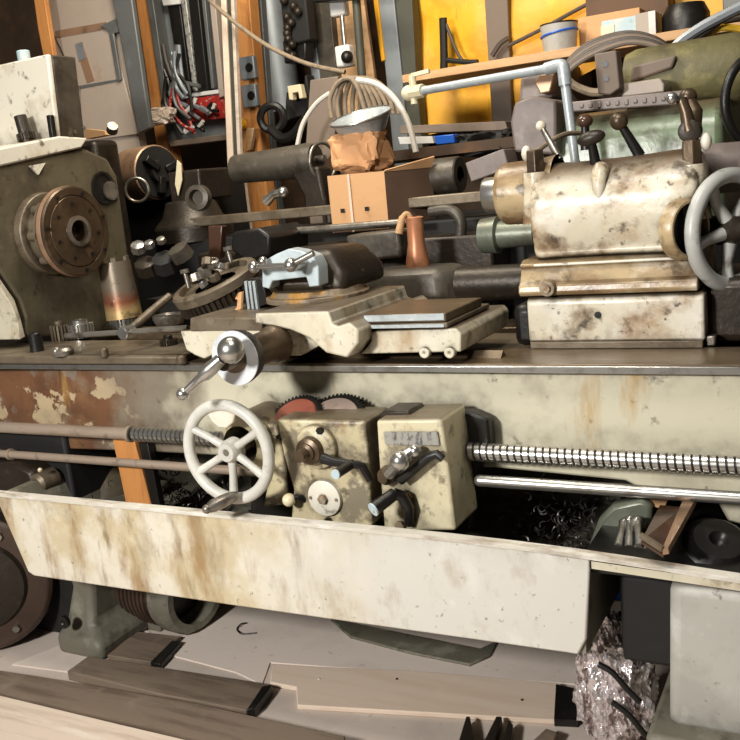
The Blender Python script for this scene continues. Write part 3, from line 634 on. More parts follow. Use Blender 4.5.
mb = MB(); mb.lathe(c, -EY, [(-.02, .024), (.012, .024), (.014, .02), (.014, 0)], 24); cl = build('clamp_head', mb, 'steeld', tl)
mb = MB(); mb.tube([c+V((0, -.0, .0)), at(686, 112, Y=.22), at(681, 99, Y=.22)], [.018, .013, .012], 12); mb.tube([c+EY*.03, at(696, 112, Y=.28), at(688, 98, Y=.3)], [.02, .015, .013], 12); mb.ball(at(688, 97, Y=.3), .02); build('clamp_arm', mb, 'brown', cl)
mb = MB(); mb.ball(at(672, 98, Y=.2), .0125); mb.cyl(at(672, 98, Y=.2), at(682, 99, Y=.22), .006); build('clamp_ball', mb, 'steel', cl)
# bore ring and handwheel
bc = at(688, 229, Y=.26)
rn = V((.86, -.5, 0)).normalized(); rc_ = at(691, 229, Y=.15)
mb = MB(); mb.lathe(rc_-rn*.03, rn, [(0, .068), (.025, .066), (.031, .061), (.031, .056), (.0, .054)], 44); br = build('bore_ring', mb, 'tsd', tl)
mb = MB(); mb.lathe(rc_-rn*.02, rn, [(0, .056), (.002, 0)], 36); build('dark_bore', mb, 'black', br)
mb = MB(); mb.cyl((x1b-.02, .26, bc.z), (x1b+.16, .26, bc.z), .026); build('wheel_spindle', mb, 'steeld', tl)
wn = V((.83, -.55, 0)).normalized()
wc = at(731, 230, Y=.24)
mb = MB(); mb.ring(wc, wn, .12, .017, 64, 14); hw2 = build('handwheel', mb, 'wheelg', tl); tag(hw2, 'grey painted handwheel with worn rim')
mb = MB(); mb.lathe(wc-wn*.03, wn, [(0, .034), (.05, .03), (.06, .02), (.09, .018), (.09, 0)], 24); mb.bolt(wc+wn*.06, wn, .016, .014); build('wheel_hub', mb, 'steeld', hw2)
sdv = wn.cross(EZ).normalized()
for k in range(5):
    a = math.radians(60+72*k); d = sdv*math.cos(a)+EZ*math.sin(a)
    mb = MB(); mb.tube([wc+d*.02, wc+d*.07-wn*.008, wc+d*.117], [.016, .012, .014], 10); build('spoke', mb, 'wheelg', hw2)
mb = MB(); mb.lathe((x1b-.02, .42, 1.3), EX, [(0, .06), (.16, .055), (.2, .04), (.2, 0)], 28); build('rear_screw_cap', mb, 'mauve', tl)
# ================================================================== THE SETTING
mb = MB(); mb.box(-4.2, 3.2, -2.6, 3.2, -.03, 0); tag(build('floor', mb, 'floor'), None, kind='structure')
WB = 2.6
mb = MB(); mb.box(-4.2, 3.2, WB, WB+.1, 0, 3.6); tag(build('wall_back', mb, 'wall'), None, kind='structure')
# ================================================================== LOOSE THINGS ON THE LATHE BED
ZB = .946
def on(px, py, Z): return at(px, py, Z=Z)
# castellated sleeve and gear under it
c = at(126, 326, Z=ZB)
gt = .03
mb = MB(); mb.gear(c, EZ, .044, .054, gt, 24, .014)
one('spur_gear', mb, 'steel', 'bright spur gear lying flat beneath the tall castellated sleeve', 'gear', 'loose gears on the lathe bed')
sl_ = thing('castellated_sleeve', 'tall burnt-coloured steel sleeve with a toothed crown, upright on a gear', 'sleeve', c+EZ*gt)
m_ = mpp(c); rr = 17.5*m_; hh = 56*m_
mb = MB(); mb.lathe(sl_.location, V((-.05, 0, 1)), [(0, rr*1.02), (hh, rr*.9), (hh, rr*.7), (.004, rr*.7), (0, rr*1.02)], 36)
M['burnt'] = mat('heat stained steel', (190, 162, 112), [((70, 58, 46), 26, .56, .68, .75), ((196, 180, 150), 40, .6, .7, .5)], metal=.45, rough=.38, grad=[((142, 84, 58), .03, .06), ((124, 112, 96), .06, .1)], gax='Z', gamp=.06, ao=.6)
build('sleeve_body', mb, 'burnt', sl_, sharp=30)
for k in range(6):
    a = 2*PI*k/6+.2; d = V((math.cos(a), math.sin(a), 0)); p = sl_.location+d*rr*.8+V((-.05*hh, 0, hh-.002))
    mb = MB(); mb.bar(p, p+EZ*.018, .016, .011, d); build('crown_tooth', mb, 'steelw', sl_)
# small pinions
def pinion(px, py, Y, R0, R1, t, n, label, m='steelg', hubr=0.6, mat_=None):
    p = at(px, py, Z=ZB)
    p.x = max(p.x, HX+.055); g = thing('pinion_gear', label, 'gear', p, 'loose gears on the lathe bed')
    mb = MB(); mb.gear(p, EZ, R0, R1, t, n, R0*.4); build('toothed_rim', mb, m, g)
    mb = MB(); mb.lathe(p+EZ*t, EZ, [(-.004, R0*.4), (-.004, R0*hubr), (.012, R0*hubr), (.014, R0*.5), (.014, R0*.35), (-.004, R0*.35)], 24); build('gear_hub', mb, m, g); return g
pinion(56, 340, .05, .024, .031, .05, 16, 'small worn pinion gear between the black bush and the bright pinion', 'steelw')
pinion(82, 337, .07, .034, .043, .046, 20, 'bright pinion gear with raised hub, right of the smaller pinion', 'steel', .75)
pinion(157, 310, .26, .046, .054, .05, 18, 'dark coarse toothed gear behind the castellated sleeve', 'steeld')
pinion(169, 345, -.0, .022, .027, .016, 20, 'flat small gear under the right end of the tee wrench', 'steeld')
p = at(36, 343, Y=.03); p.z = ZB
mb = MB(); mb.lathe(p, EZ, [(0, 0), (0, .021), (.055, .02), (.058, .017), (.058, .009), (.04, .008), (.04, 0)], 24)
one('steel_bush', mb, 'black', 'short blackened bush standing upright in front of the headstock', 'bush')
# tee wrench
t = thing('tee_wrench', 'long bare steel tee wrench lying across the gears with a round end', 'wrench', at(120, 345, Y=-.03))
t.location.z = ZB; OFF[t.name] = V(t.location)
a = at(66, 336, Y=-.01); b = at(188, 328, Y=-.01)
a.z = max(a.z, ZB+.02); b.z = max(b.z, ZB+.02)
mb = MB(); mb.cyl(a, b, .0085); build('bar', mb, 'steelg', t)
d = at(125, 333, Y=-.02)
mb = MB(); mb.lathe(d+EY*.03, -EY, [(0, 0), (0, .019), (.04, .019), (.043, .016), (.043, 0)], 28); build('cross_hub', mb, 'steel', t)
a2 = at(128, 331, Y=.02); b2 = at(170, 296, Y=.16)
mb = MB(); mb.tube([a2, a2.lerp(b2, .5), b2], [.01, .013, .012], 12); build('angled_rod', mb, 'steelw', t)
e = at(62, 345, Y=-.03); e.z = ZB
mb = MB(); mb.lathe(e, EZ, [(0, 0), (0, .03), (.014, .032), (.022, .026), (.026, .012), (.026, 0)], 28); mb.ball(e+V((-.004, -.02, .016)), .014); build('round_end', mb, 'steelg', t)
# dish ring and the large ring gear
p = at(170, 324, Z=ZB)
mb = MB(); mb.lathe(p, EZ, [(0, .03), (.0, .046), (.02, .056), (.034, .056), (.036, .038), (.014, .022), (.012, .0), (0, 0)], 36)
one('dished_collar', mb, 'steelg', 'shallow dished steel collar lying left of the big toothed ring', 'collar')
rg = thing('ring_gear', 'large toothed ring gear resting tilted with bolts and junk piled on it', 'gear', at(216, 304, Y=.24))
c = at(216, 284, Y=.24); n = V((-.18, -.3, .92)).normalized(); r1 = 45*mpp(c)
mb = MB(); mb.gear(c-n*.045, n, r1*.93, r1*.99, .03, 48, r1*.6); build('tooth_band', mb, 'steeld', rg)
mb = MB(); mb.lathe(c-n*.012, n, [(0, r1*.5), (0, r1), (.026, r1*1.02), (.032, r1*.98), (.032, r1*.84), (.016, r1*.8), (.016, r1*.5)], 56); build('flat_rim', mb, 'steelw', rg)
rg.location.z = ZB; 
def relocate(t, loc):
    d = V(loc)-OFF[t.name]; t.location = loc; OFF[t.name] = V(loc)
    for ch in t.children: ch.data.transform(Matrix.Translation(-d))
rg.location = OFF[rg.name]; relocate(rg, (c.x, c.y, ZB))
mb = MB(); mb.lathe((c.x, c.y+.02, ZB), EZ, [(0, .07), (.05, .06), (.05, 0)], 24); one('bearing_block', mb, 'black', 'black round block hidden under the big ring gear', 'block')
u = n.cross(EY).normalized(); v = n.cross(u)
def onring(px, py): 
    p = at(px, py, Y=c.y); p = p+n*(-((p-c).dot(n))+.02); return p
# bolts standing on the ring, hex nuts and clamps
def bolt_thing(p, ax, L, r, label, m='steelg', group='bolts and nuts piled on the ring gear'):
    b = thing('hex_bolt', label, 'bolt', p, group)
    ax = V(ax).normalized()
    mb = MB(); mb.cyl(p, V(p)+ax*L, r*.6, seg=12); build('shank', mb, m, b)
    mb = MB(); mb.bolt(V(p)+ax*L, ax, r*1.2, r*1.1); build('hex_head', mb, m, b); return b
bolt_thing(at(189, 288, Y=.2), (-.15, 0, 1), .045, .011, 'bolt standing upright on the left edge of the ring gear')
bolt_thing(at(231, 262, Y=.3), (-.15, 0, 1), .035, .011, 'bolt standing upright on the far right of the ring gear')
nl = ['block-shaped steel clamp at the left of the heap on the ring gear', 'square steel nut in the middle of the heap on the ring gear', 'steel stub leaning at the right of the heap on the ring gear', 'pale flat nut at the front of the heap on the ring gear', 'thick washer at the back of the heap on the ring gear', 'small bright nut right of the heap on the ring gear', 'chunky tee nut on top of the heap on the ring gear']
for i, (px, py, s, mm) in enumerate(((196, 278, .022, 'steelg'), (206, 272, .026, 'steelg'), (214, 276, .02, 'steelw'), (203, 284, .016, 'steel'), (213, 263, .02, 'steelg'), (221, 266, .014, 'steel'), (208, 262, .02, 'steelw'))):
    p = at(px, py, Y=.22+.01*(i % 3)); a = R.uniform(0, 3)
    mb = MB(); ax = V((R.uniform(-.5, .5), R.uniform(-.5, .5), 1)).normalized()
    mb.lathe(p-ax*s*.6, ax, [(0, s*.45), (0, s), (s*1.1, s*.95), (s*1.25, s*.5), (0, s*.45)], 6 if i % 2 else 8)
    one('hex_nut', mb, mm, nl[i], 'nut', 'bolts and nuts piled on the ring gear', bev=.001)
# junk behind: bolts in a heap near the second machine
# threaded tool holder next to the compound rest
tp = at(252, 322, Y=.12)
th = thing('tool_bit_holder', 'small dark finned tool holder standing left of the pale blue slide', 'tool holder', (tp.x, tp.y, top))
mb = MB(); q = pts([(243, 280), (262, 278), (268, 304), (246, 312)], Y=.12); mb.prism(q, (0, .06, 0)); build('holder_block', mb, 'black', th, bev=.003)
for k in range(3):
    mb = MB(); a = at(246+4*k, 281, Y=.115); b = at(250+4*k, 312-k*1.5, Y=.115); mb.bar(a, b, .008, .01, EY); build('holder_fin', mb, 'galv', th, bev=.001)
mb = MB(); p = at(238, 300, Y=.11); mb.tube([p, at(241, 292, Y=.12), at(240, 308, Y=.11), at(235, 314, Y=.1)], .009, 8); one('bent_clip', mb, 'card', 'small tan bent clip left of the dark finned tool holder', 'clip')
# ---- things in the chip pan
ztray = zb_pan = at(578, 655, Y=PY).z+.045
bd_ = front([(112, 437), (134, 440), (152, 508), (126, 504)], -.03, .022)
bd2 = thing('plank', 'orange brown wooden board with a black edge standing in the chip pan', 'plank', at(138, 506, Y=-.03)); 
build('board', bd_, 'orange', bd2, bev=.002)
mb = front([(137, 437), (147, 440), (161, 510), (152, 508)], -.031, .022); build('black_edge_strip', mb, 'black', bd2, bev=.002)
# extend to the pan floor (behind the rim)
a = at(138, 508, Y=-.03)
mb = MB(); mb.box(a.x-.04, a.x+.03, -.029, -.01, ztray, a.z+.01); build('lower_end', mb, 'orange', bd2)
# angle iron channel leaning on the rim
ch = thing('steel_channel', 'rusty brown steel channel tilted over the pan rim at the right', 'channel', at(668, 556, Y=-.2))
q = pts([(641, 537), (662, 505), (690, 503), (665, 556)], Y=-.2)
mb = MB(); 
A = at(660, 505, Y=-.02); B = at(641, 541, Y=-.24); Cc = at(663, 555, Y=-.26); D = at(683, 507, Y=-.04)
nn = (D-A).cross(B-A).normalized()
mb.prism([A, B, Cc, D], nn*.006); build('web', mb, 'bakelite', ch)
mb = MB(); E_ = at(697, 503, Y=-.02); F_ = at(669, 554, Y=-.27); mb.prism([D, Cc, F_, E_], nn*-.012); build('flange', mb, 'brownl', ch)
mb = MB(); mb.prism([A, B, B+(A-Cc).normalized()*.02+nn*.02, A+(D-A)*-.1+nn*.02], (0, 0, -.006)); build('flange', mb, 'brownl', ch)
mb = MB(); mb.bar(B+EZ*.012, Cc+EZ*.012, .008, .01); build('end_lip', mb, 'steelw', ch)
# wrenches on the tray
zsh = at(590, 559, Y=PY).z-.015
for i, (x0, y0, x1, y1, lab) in enumerate(((618, 546, 624, 523, 'left open-ended spanner standing in the tray beside the tilted channel'), (629, 547, 630, 520, 'middle open-ended spanner of the three beside the tilted channel'), (640, 546, 637, 521, 'right open-ended spanner of the three beside the tilted channel'))):
    a = at(x0, y0, Y=-.1); b = at(x1, y1, Y=-.04)
    w = thing('spanner', lab, 'spanner', a, 'spanners in the tray')
    mb = MB(); mb.tube([a, a.lerp(b, .5), b], [.009, .008, .011], 10); mb.ball(b, .012); build('shaft', mb, 'steel', w)
    mb = MB(); d = (b-a).normalized(); s = EX
    mb.prism([a+s*.012-d*.0, a+s*.014-d*.02, a+s*.006-d*.026, a+s*.005-d*.01, a-s*.005-d*.01, a-s*.006-d*.026, a-s*.014-d*.02, a-s*.012], (0, .008, 0)); build('jaw', mb, 'steelg', w)
mb = MB(); q = pts([(586, 552), (598, 520), (612, 506), (640, 500), (652, 504), (650, 560)], Y=0.0); mb.prism(q, (0, .05, 0)); one('green_casting', mb, 'gshaft', 'dusty green casting lying in the tray behind the spanners', 'casting', bev=.01)
mb = MB(); c = at(714, 540, Y=-.08); mb.lathe(c-EZ*.03, V((.3, -.5, 1)), [(0, .06), (.03, .07), (.05, .05), (.05, .02), (.02, 0)], 20); one('black_housing', mb, 'black', 'oily black round housing in the tray right of the channel', 'housing')
mb = MB(); q = pts([(644, 498), (668, 499), (664, 508), (640, 506)], Y=.02); mb.prism(q, (0, .03, 0)); one('wood_offcut', mb, 'wood', 'small tan wood offcut under the bright rod, behind the channel', 'offcut')
# swarf
def swarf(name, cx, cy, sx_, sy_, n, zb_, h, label):
    mb = MB()
    for i in range(n):
        p = V((cx+R.gauss(0, sx_), cy+R.gauss(0, sy_), zb_+abs(R.gauss(0, h)))); r = R.uniform(.004, .011); a0 = R.uniform(0, 6); ax = V((R.uniform(-1, 1), R.uniform(-1, 1), R.uniform(-.5, .5))).normalized(); a = ax.orthogonal().normalized(); b = ax.cross(a)
        mb.tube([p+(a*math.cos(a0+k*.7)+b*math.sin(a0+k*.7))*r+ax*k*.003 for k in range(R.randint(5, 9))], R.uniform(.0012, .0026), 4, cap=False)
    return one(name, mb, 'swarf', label, 'swarf', kind='stuff') if False else tag(one(name, mb, 'swarf', label, 'swarf'), None, kind='stuff')
swarf('metal_swarf', -.55, .12, .09, .08, 260, ztray, .06, 'tangle of grey metal turnings in the pan left of the handwheel')
swarf('metal_swarf', .62, .14, .09, .07, 260, ztray, .07, 'dark heap of metal turnings in the pan under the bright rod')
mb = MB(); c = at(90, 480, Y=.15); 
mb.lathe((c.x, .2, ztray), EZ, [(0, .17), (.05, .17), (.14, .1), (.16, .05), (.16, 0)], 24); one('dark_housing', mb, 'hs', 'drab rounded housing in the shadow behind the left feed rod', 'housing')
g = thing('rod_bracket', 'dark lumpy bracket holding the feed rod at the far left', 'bracket', at(18, 498, Y=-.06))
mb = MB(); mb.prism(pts([(-20, 464), (14, 464), (30, 472), (36, 488), (30, 500), (-20, 498)], Y=-.1), (0, .09, 0)); build('bracket_body', mb, 'steeld', g, bev=.012)
mb = MB(); c = at(38, 484, Y=-.1); mb.lathe(c+EY*.06, -EY, [(0, .034), (.06, .032), (.07, .022), (.07, 0)], 20); build('round_boss', mb, 'steelw', g)
mb = MB(); mb.ball(at(40, 470, Y=-.11), .007); build('grease_nipple', mb, 'ivory', g)
# ================================================================== ON THE FLOOR
def floorpiece(name, P, h, m, label, cat, z=0.0, group=None, bev=.003, P2=None):
    q = pts(P, Z=z+h); mb = MB(); mb.prism([p-EZ*h for p in q], (0, 0, h)); return one(name, mb, m, label, cat, group, bev=bev)
floorpiece('timber_beam', [(-40, 694), (-40, 664), (70, 681), (200, 704), (345, 736), (345, 752), (220, 752)], .05, 'beam', 'long grey brown timber lying along the floor across the lower left', 'timber')
floorpiece('timber_beam', [(-60, 745), (-60, 684), (0, 695), (120, 724), (240, 752), (200, 800)], .10, 'beaml', 'pale scuffed timber edge nearest the camera at bottom left', 'timber')
floorpiece('timber_strip', [(67, 671), (88, 656), (271, 684), (246, 710), (160, 694)], .03, 'beam', 'flat grey brown strip lying behind the long timber, ending at a black end', 'timber')
floorpiece('black_offcut', [(246, 710), (262, 686), (272, 684), (268, 690), (254, 708)], .032, 'black', 'small black offcut at the right end of the flat strip', 'offcut')
floorpiece('board_offcut', [(107, 655), (136, 631), (181, 636), (152, 662)], .02, 'beam', 'small square brown board offcut just below the motor drum', 'offcut')
floorpiece('black_bar', [(150, 662), (172, 640), (181, 641), (160, 664)], .022, 'black', 'short black bar beside the small square offcut', 'bar')
floorpiece('plywood_strip', [(270, 682), (272, 664), (420, 671), (562, 683), (558, 720), (420, 712), (297, 705), (296, 687)], .014, 'ply', 'long pale plywood strip with a notched left end in the floor centre', 'plywood')
mb = MB(); mb.prism(pts([(556, 684), (580, 690), (578, 720), (554, 719)], Z=.02), (0, 0, -.02)); one('black_block', mb, 'black', 'black block at the right end of the pale plywood strip', 'block')
for i, (px, py) in enumerate(((319, 679), (397, 679), (522, 700))):
    c = at(px, py, Z=.0141); mb = MB(); mb.lathe(c, EZ, [(0, .0), (0, .004), (.002, .003), (.002, 0)], 10)
    one('screw_head', mb, ('paperw', 'black', 'black')[i], ('white speck of a screw head at the left of the plywood strip', 'dark screw head at the middle of the plywood strip', 'dark screw head near the right end of the plywood strip')[i], 'screw')
floorpiece('grey_sheet', [(330, 618), (480, 648), (498, 640), (490, 655), (470, 664), (410, 652), (350, 636)], .012, 'legd', 'thin grey green sheet sticking out under the chip pan', 'sheet')
floorpiece('cardboard_sheet', [(160, 652), (228, 604), (560, 650), (600, 660), (582, 684), (270, 662), (262, 684), (236, 672)], .004, 'sheetp', 'large pale grey cardboard sheet spread on the floor under the pan', 'sheet', bev=0)
floorpiece('cardboard_sheet', [(12, 664), (60, 645), (100, 644), (132, 622), (150, 632), (84, 662), (72, 672)], .004, 'sheetp', 'torn pale cardboard at the foot of the casting leg', 'sheet', bev=0)
for i, (a, b, c_, d) in enumerate((((455, 752), (466, 716), (470, 716), (476, 752)), ((478, 752), (496, 716), (502, 716), (492, 752)), ((500, 752), (508, 720), (513, 724), (510, 752)), ((520, 752), (546, 728), (558, 732), (548, 752)))):
    floorpiece('angle_offcut', [a, b, c_, d], .03, 'steeld' if i < 3 else 'beam', ('leftmost of the dark wedge offcuts at the bottom edge', 'second dark wedge offcut from the left at the bottom edge', 'third dark wedge offcut, narrow, at the bottom edge', 'brown rightmost wedge offcut at the bottom edge, left of the silvery bundle')[i], 'offcut', group='wedge offcuts at the bottom edge')
w = [at(247, 623, Z=.006), at(241, 624, Z=.012), at(237, 629, Z=.006), at(240, 633, Z=.008), at(245, 634, Z=.006), at(256, 633, Z=.007)]
mb = MB(); mb.tube(spline(w), .0025, 6); one('wire_scrap', mb, 'black', 'small curled black wire on the pale cardboard under the pan', 'wire')
# crumpled silvery bundle
bmf = MB(); c = at(617, 730, Y=-.02); c.z = 0
bmesh.ops.create_icosphere(bmf.bm, subdivisions=6, radius=1)
for v_ in bmf.bm.verts:
    d = v_.co.normalized(); k = 1+.2*mnoise.noise(d*2.3)+.16*mnoise.noise(d*6)+.1*abs(mnoise.noise(d*11))+.09*abs(mnoise.noise(d*23))+.05*mnoise.noise(d*47)
    v_.co = V((d.x*.082*k, d.y*.08*k, max(-.16, d.z*.165*k)+.16))+c
one('foil_bundle', bmf, 'foil', 'crumpled silvery plastic bundle on the floor beside the cabinet leg', 'bundle', sharp=60)
for (P_, lb) in (([(598, 664), (612, 672), (628, 690), (640, 702)], 'upper black strap lying across the silvery bundle'), ([(612, 702), (628, 714), (646, 736)], 'lower black strap lying across the silvery bundle')):
    mb = MB(); mb.tube(spline(pts(P_, Y=-.115)), .007, 8); one('black_strap', mb, 'black', lb, 'strap')
mb = MB(); mb.box(at(610, 610, Y=.6).x-.2, at(610, 610, Y=.6).x+.3, .7, .9, 0, .22); one('blue_crate', mb, 'blue', 'dark blue crate in the shadow behind the silvery bundle', 'crate', bev=.01)
# ================================================================== BACKGROUND
# second machine behind the bed: a lathe with shadow painted into its dark colours
m2 = thing('second_lathe', 'dark oily second lathe standing behind the first, with shadow painted into its colours', 'lathe', (-.75, 1.15, 0))
Y2 = .95
zt2 = at(300, 214, Y=Y2).z
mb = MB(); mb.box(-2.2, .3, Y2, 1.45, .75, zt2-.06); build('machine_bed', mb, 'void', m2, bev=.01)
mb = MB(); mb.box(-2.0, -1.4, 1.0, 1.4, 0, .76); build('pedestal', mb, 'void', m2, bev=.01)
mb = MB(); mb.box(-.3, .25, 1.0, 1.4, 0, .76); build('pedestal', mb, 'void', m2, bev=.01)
a = at(238, 217, Y=Y2); b = at(310, 207, Y=Y2)
mb = MB(); mb.box(a.x-.25, .3, Y2-.01, Y2+.06, b.z-.035, b.z); build('way_rail', mb, 'steelw', m2, bev=.004)
a = at(268, 235, Y=.75); b = at(328, 228, Y=.75)
mb = MB(); mb.cyl((a.x-.02, .8, (a.z+b.z)/2), (b.x+.3, .8, (a.z+b.z)/2), .013); build('bright_rod', mb, 'steelg', m2)
mb = MB(); mb.box(a.x-.35, .25, .78, Y2, .9, a.z-.05); build('front_tray', mb, 'steeld', m2, bev=.01)
# its tailstock
p0 = at(236, 169, Y=1.15); p1 = at(316, 160, Y=1.15); z_ = (p0.z+p1.z)/2
mb = MB(); mb.lathe((p0.x, 1.15, z_), EX, [(0, 0), (0, .055), (.06, .058), ((p1.x-p0.x)-.04, .066), (p1.x-p0.x, .06), (p1.x-p0.x, 0)], 32); ts2 = build('tailstock_barrel', mb, 'drab', m2)
mb = MB(); mb.prism(pts([(288, 168), (318, 166), (328, 212), (304, 212), (303, 196)], Y=1.1), (0, .1, 0)); build('tailstock_foot', mb, 'steeld', m2, bev=.012)
mb = MB(); mb.ring((p1.x+.03, 1.15, z_-.01), V((1, -.25, 0)), .07, .007, 40, 10); build('small_handwheel', mb, 'steelg', m2)
mb = MB(); mb.cyl((p1.x-.02, 1.15, z_), (p1.x+.04, 1.15, z_), .015); build('wheel_spindle', mb, 'steelg', m2)
mb = MB(); c = at(283, 192, Y=1.0); mb.ball(c, .02); mb.tube([c, at(274, 194, Y=1.0), at(266, 202, Y=1.0)], [.014, .016, .02], 12); build('ball_lever', mb, 'steel', m2)
# its headstock and chuck
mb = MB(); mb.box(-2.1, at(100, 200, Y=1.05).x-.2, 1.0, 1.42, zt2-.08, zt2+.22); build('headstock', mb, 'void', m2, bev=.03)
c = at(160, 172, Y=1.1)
mb = MB(); mb.box(c.x-.5, c.x+.2, 1.16, 1.42, .9, c.z-.02); build('shade_block', mb, 'void', m2, bev=.02)  # dark block added to blacken the light gap below the chuck
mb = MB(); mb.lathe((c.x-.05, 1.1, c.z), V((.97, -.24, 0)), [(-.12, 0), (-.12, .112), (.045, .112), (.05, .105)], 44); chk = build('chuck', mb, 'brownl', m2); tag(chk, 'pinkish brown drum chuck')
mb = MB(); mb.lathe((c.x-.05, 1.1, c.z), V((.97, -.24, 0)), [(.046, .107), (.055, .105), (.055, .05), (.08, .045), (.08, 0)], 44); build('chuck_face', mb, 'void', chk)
mb = MB()
for a in (20, 140, 260): d = V((.3, .93, 0))*math.cos(math.radians(a))+EZ*math.sin(math.radians(a)); p = V((c.x+.015, 1.085, c.z)); mb.bar(p+d*.02, p+d*.09, .03, .05, (.93, -.3, 0))
build('chuck_jaws', mb, 'black', chk, bev=.004)
c = at(190, 196, Y=1.05)
mb = MB(); mb.lathe(at(196, 240, Y=1.05), EZ, [(0, .16), (.06, .16), (.1, .12), (.16, .1), (.17, 0)], 28); mb.box(c.x-.06, c.x+.1, 1.0, 1.2, c.z-.02, c.z+.1); build('tool_post', mb, 'steeld', m2, bev=.008)
mb = MB(); mb.lathe(at(200, 198, Y=.9), V((.2, -1, .1)), [(0, .05), (.03, .048), (.034, .03), (.01, .026), (.01, 0)], 28); build('bright_collar', mb, 'drab', m2)
mb = MB(); mb.ring(at(137, 190, Y=.85), V((.5, -1, 0)), .045, .006, 32, 8); build('wire_loop', mb, 'steelg', m2)
mb = MB(); q = pts([(232, 232), (258, 228), (270, 236), (270, 256), (246, 262), (230, 250)], Y=.6); mb.prism(q, (0, .25, 0)); one('dark_slide_block', mb, 'black', 'black faceted block in the shadow behind the big ring gear', 'block', bev=.01)
mb = MB(); q = pts([(208, 226), (222, 226), (220, 258), (209, 258)], Y=.62); mb.prism(q, (0, .03, 0)); one('brown_bracket', mb, 'bakelite', 'narrow brown upright bracket left of the black faceted block', 'bracket', bev=.003)
mb = MB(); q = pts([(177, 160), (181, 164), (182, 180), (178, 196), (175, 184)], Y=.98); mb.prism(q, (0, .004, 0)); one('paper_glint', mb, 'ivory', 'painted glint and white paper sheen on the dark tool post', 'tag')  # ivory sliver paints a bright glint and paper sheen
# heap of bolts in the shadow at the left
hl_ = ['pale bolt head at the left of the oily heap behind the headstock', 'bright bolt head second in the oily heap', 'small bright bolt head at the right of the oily heap', 'dull block low in the oily heap behind the sleeve', 'dark nut in the middle of the oily heap', 'rusty stub at the right of the oily heap']
for i, (px, py, s, mm) in enumerate(((138, 247, .026, 'steel'), (149, 244, .018, 'steel'), (161, 240, .016, 'steelg'), (146, 266, .04, 'steeld'), (165, 262, .045, 'void'), (180, 252, .04, 'drab'))):
    p = at(px, py, Y=.42); ax = V((R.uniform(-.4, .4), -.6, 1)).normalized(); mb = MB(); mb.lathe(p-ax*s*.6, ax, [(0, 0), (0, s), (s, s*.92), (s*1.15, s*.5), (s*1.15, 0)], 8)
    one('bolt_head', mb, mm, hl_[i], 'bolt', 'oily heap behind the headstock')
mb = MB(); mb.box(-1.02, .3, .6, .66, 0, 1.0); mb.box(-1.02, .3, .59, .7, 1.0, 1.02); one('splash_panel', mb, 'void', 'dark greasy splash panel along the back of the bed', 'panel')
# box with bowl
by = .85
f0, f1, f2, f3 = pts([(328, 176), (384, 171), (389, 229), (334, 233)], Y=by)
bxT = thing('cardboard_box', 'open cardboard box with a torn, shade-painted side behind the compound slide', 'box', (f3+f2)/2+V((0, .1, 0)))
sd = at(432, 152, Y=by+.22)-at(384, 171, Y=by)
sd.z = 0
sd = V((at(431, 160, Y=by+.2).x-f1.x, .2, .0))
mb = MB()
def slab(a, b, c, d, t): n_ = (V(b)-V(a)).cross(V(d)-V(a)).normalized(); return MB().prism([a, b, c, d], n_*t)
build('front_panel', slab(f0, f1, f2, f3, .005), 'card', bxT)
build('side_panel', slab(f1, f1+sd, f2+sd, f2, .005), 'cardd', bxT)
build('back_panel', slab(f0+sd, f1+sd, f2+sd, f3+sd, .005), 'cardd', bxT)
build('side_panel', slab(f0, f0+sd, f3+sd, f3, .005), 'card', bxT)
build('bottom_panel', slab(f3, f2, f2+sd, f3+sd, .004), 'cardd', bxT)
build('top_flap', slab(f1, f1+sd, f1+sd+V((.012, -.0, .035)), f1+V((.004, -.0, .004)), .004), 'card', bxT)
build('tape_strip', slab(f0.lerp(f1, .36)+V((0, -.007, 0)), f0.lerp(f1, .40)+V((0, -.007, 0)), f3.lerp(f2, .40)+V((0, -.007, 0)), f3.lerp(f2, .36)+V((0, -.007, 0)), .001), 'ply', bxT)
for s in (.22, .66):
    c = f0.lerp(f1, s).lerp(f3.lerp(f2, s), .62)+V((0, -.007, 0)); mb = MB(); mb.box(c.x-.008, c.x+.008, c.y-.001, c.y, c.z-.007, c.z+.007); build('printed_mark', mb, 'black', bxT)
zb2 = (f0.z+f1.z)/2
# packing paper
def crumple(c, rx, ry, rz, amp, seed, sub=4, flat=None):
    b = MB(); bmesh.ops.create_icosphere(b.bm, subdivisions=sub, radius=1)
    for v_ in b.bm.verts:
        d = v_.co.normalized(); o = V((seed, seed*2, 0)); k = 1+amp*mnoise.noise(d*1.6+o)+amp*.7*mnoise.noise(d*4+o)
        e = V([math.copysign(abs(x)**.6, x) for x in d]); v_.co = V((e.x*rx*k, e.y*ry*k, e.z*rz*k))+V(c)
    return b
pc = at(361, 151, Y=by+.1)
one('kraft_parcel', crumple(pc, .097, .08, .075, .2, 3), 'paper', 'crumpled brown kraft paper parcel bulging out of the cardboard box', 'parcel', sharp=20)
bw = thing('metal_bowl', 'shallow shiny metal bowl resting on the brown paper parcel', 'bowl', at(361, 130, Y=by+.1))
c = at(361, 118, Y=by+.1)
n_ = V((-.04, -.3, 1)).normalized(); r_ = 32*mpp(c)
mb = MB(); mb.lathe(c-n_*.03, n_, [(-.02, 0), (-.02, r_*.7), (.03, r_*.96), (.036, r_), (.036, r_*.97), (.03, r_*.93), (-.014, r_*.66), (-.014, 0)], 48); build('bowl_shell', mb, 'galv', bw)
mb = MB(); mb.ring(c+n_*.006, n_, r_, .004, 48, 8); build('rolled_rim', mb, 'steel', bw)
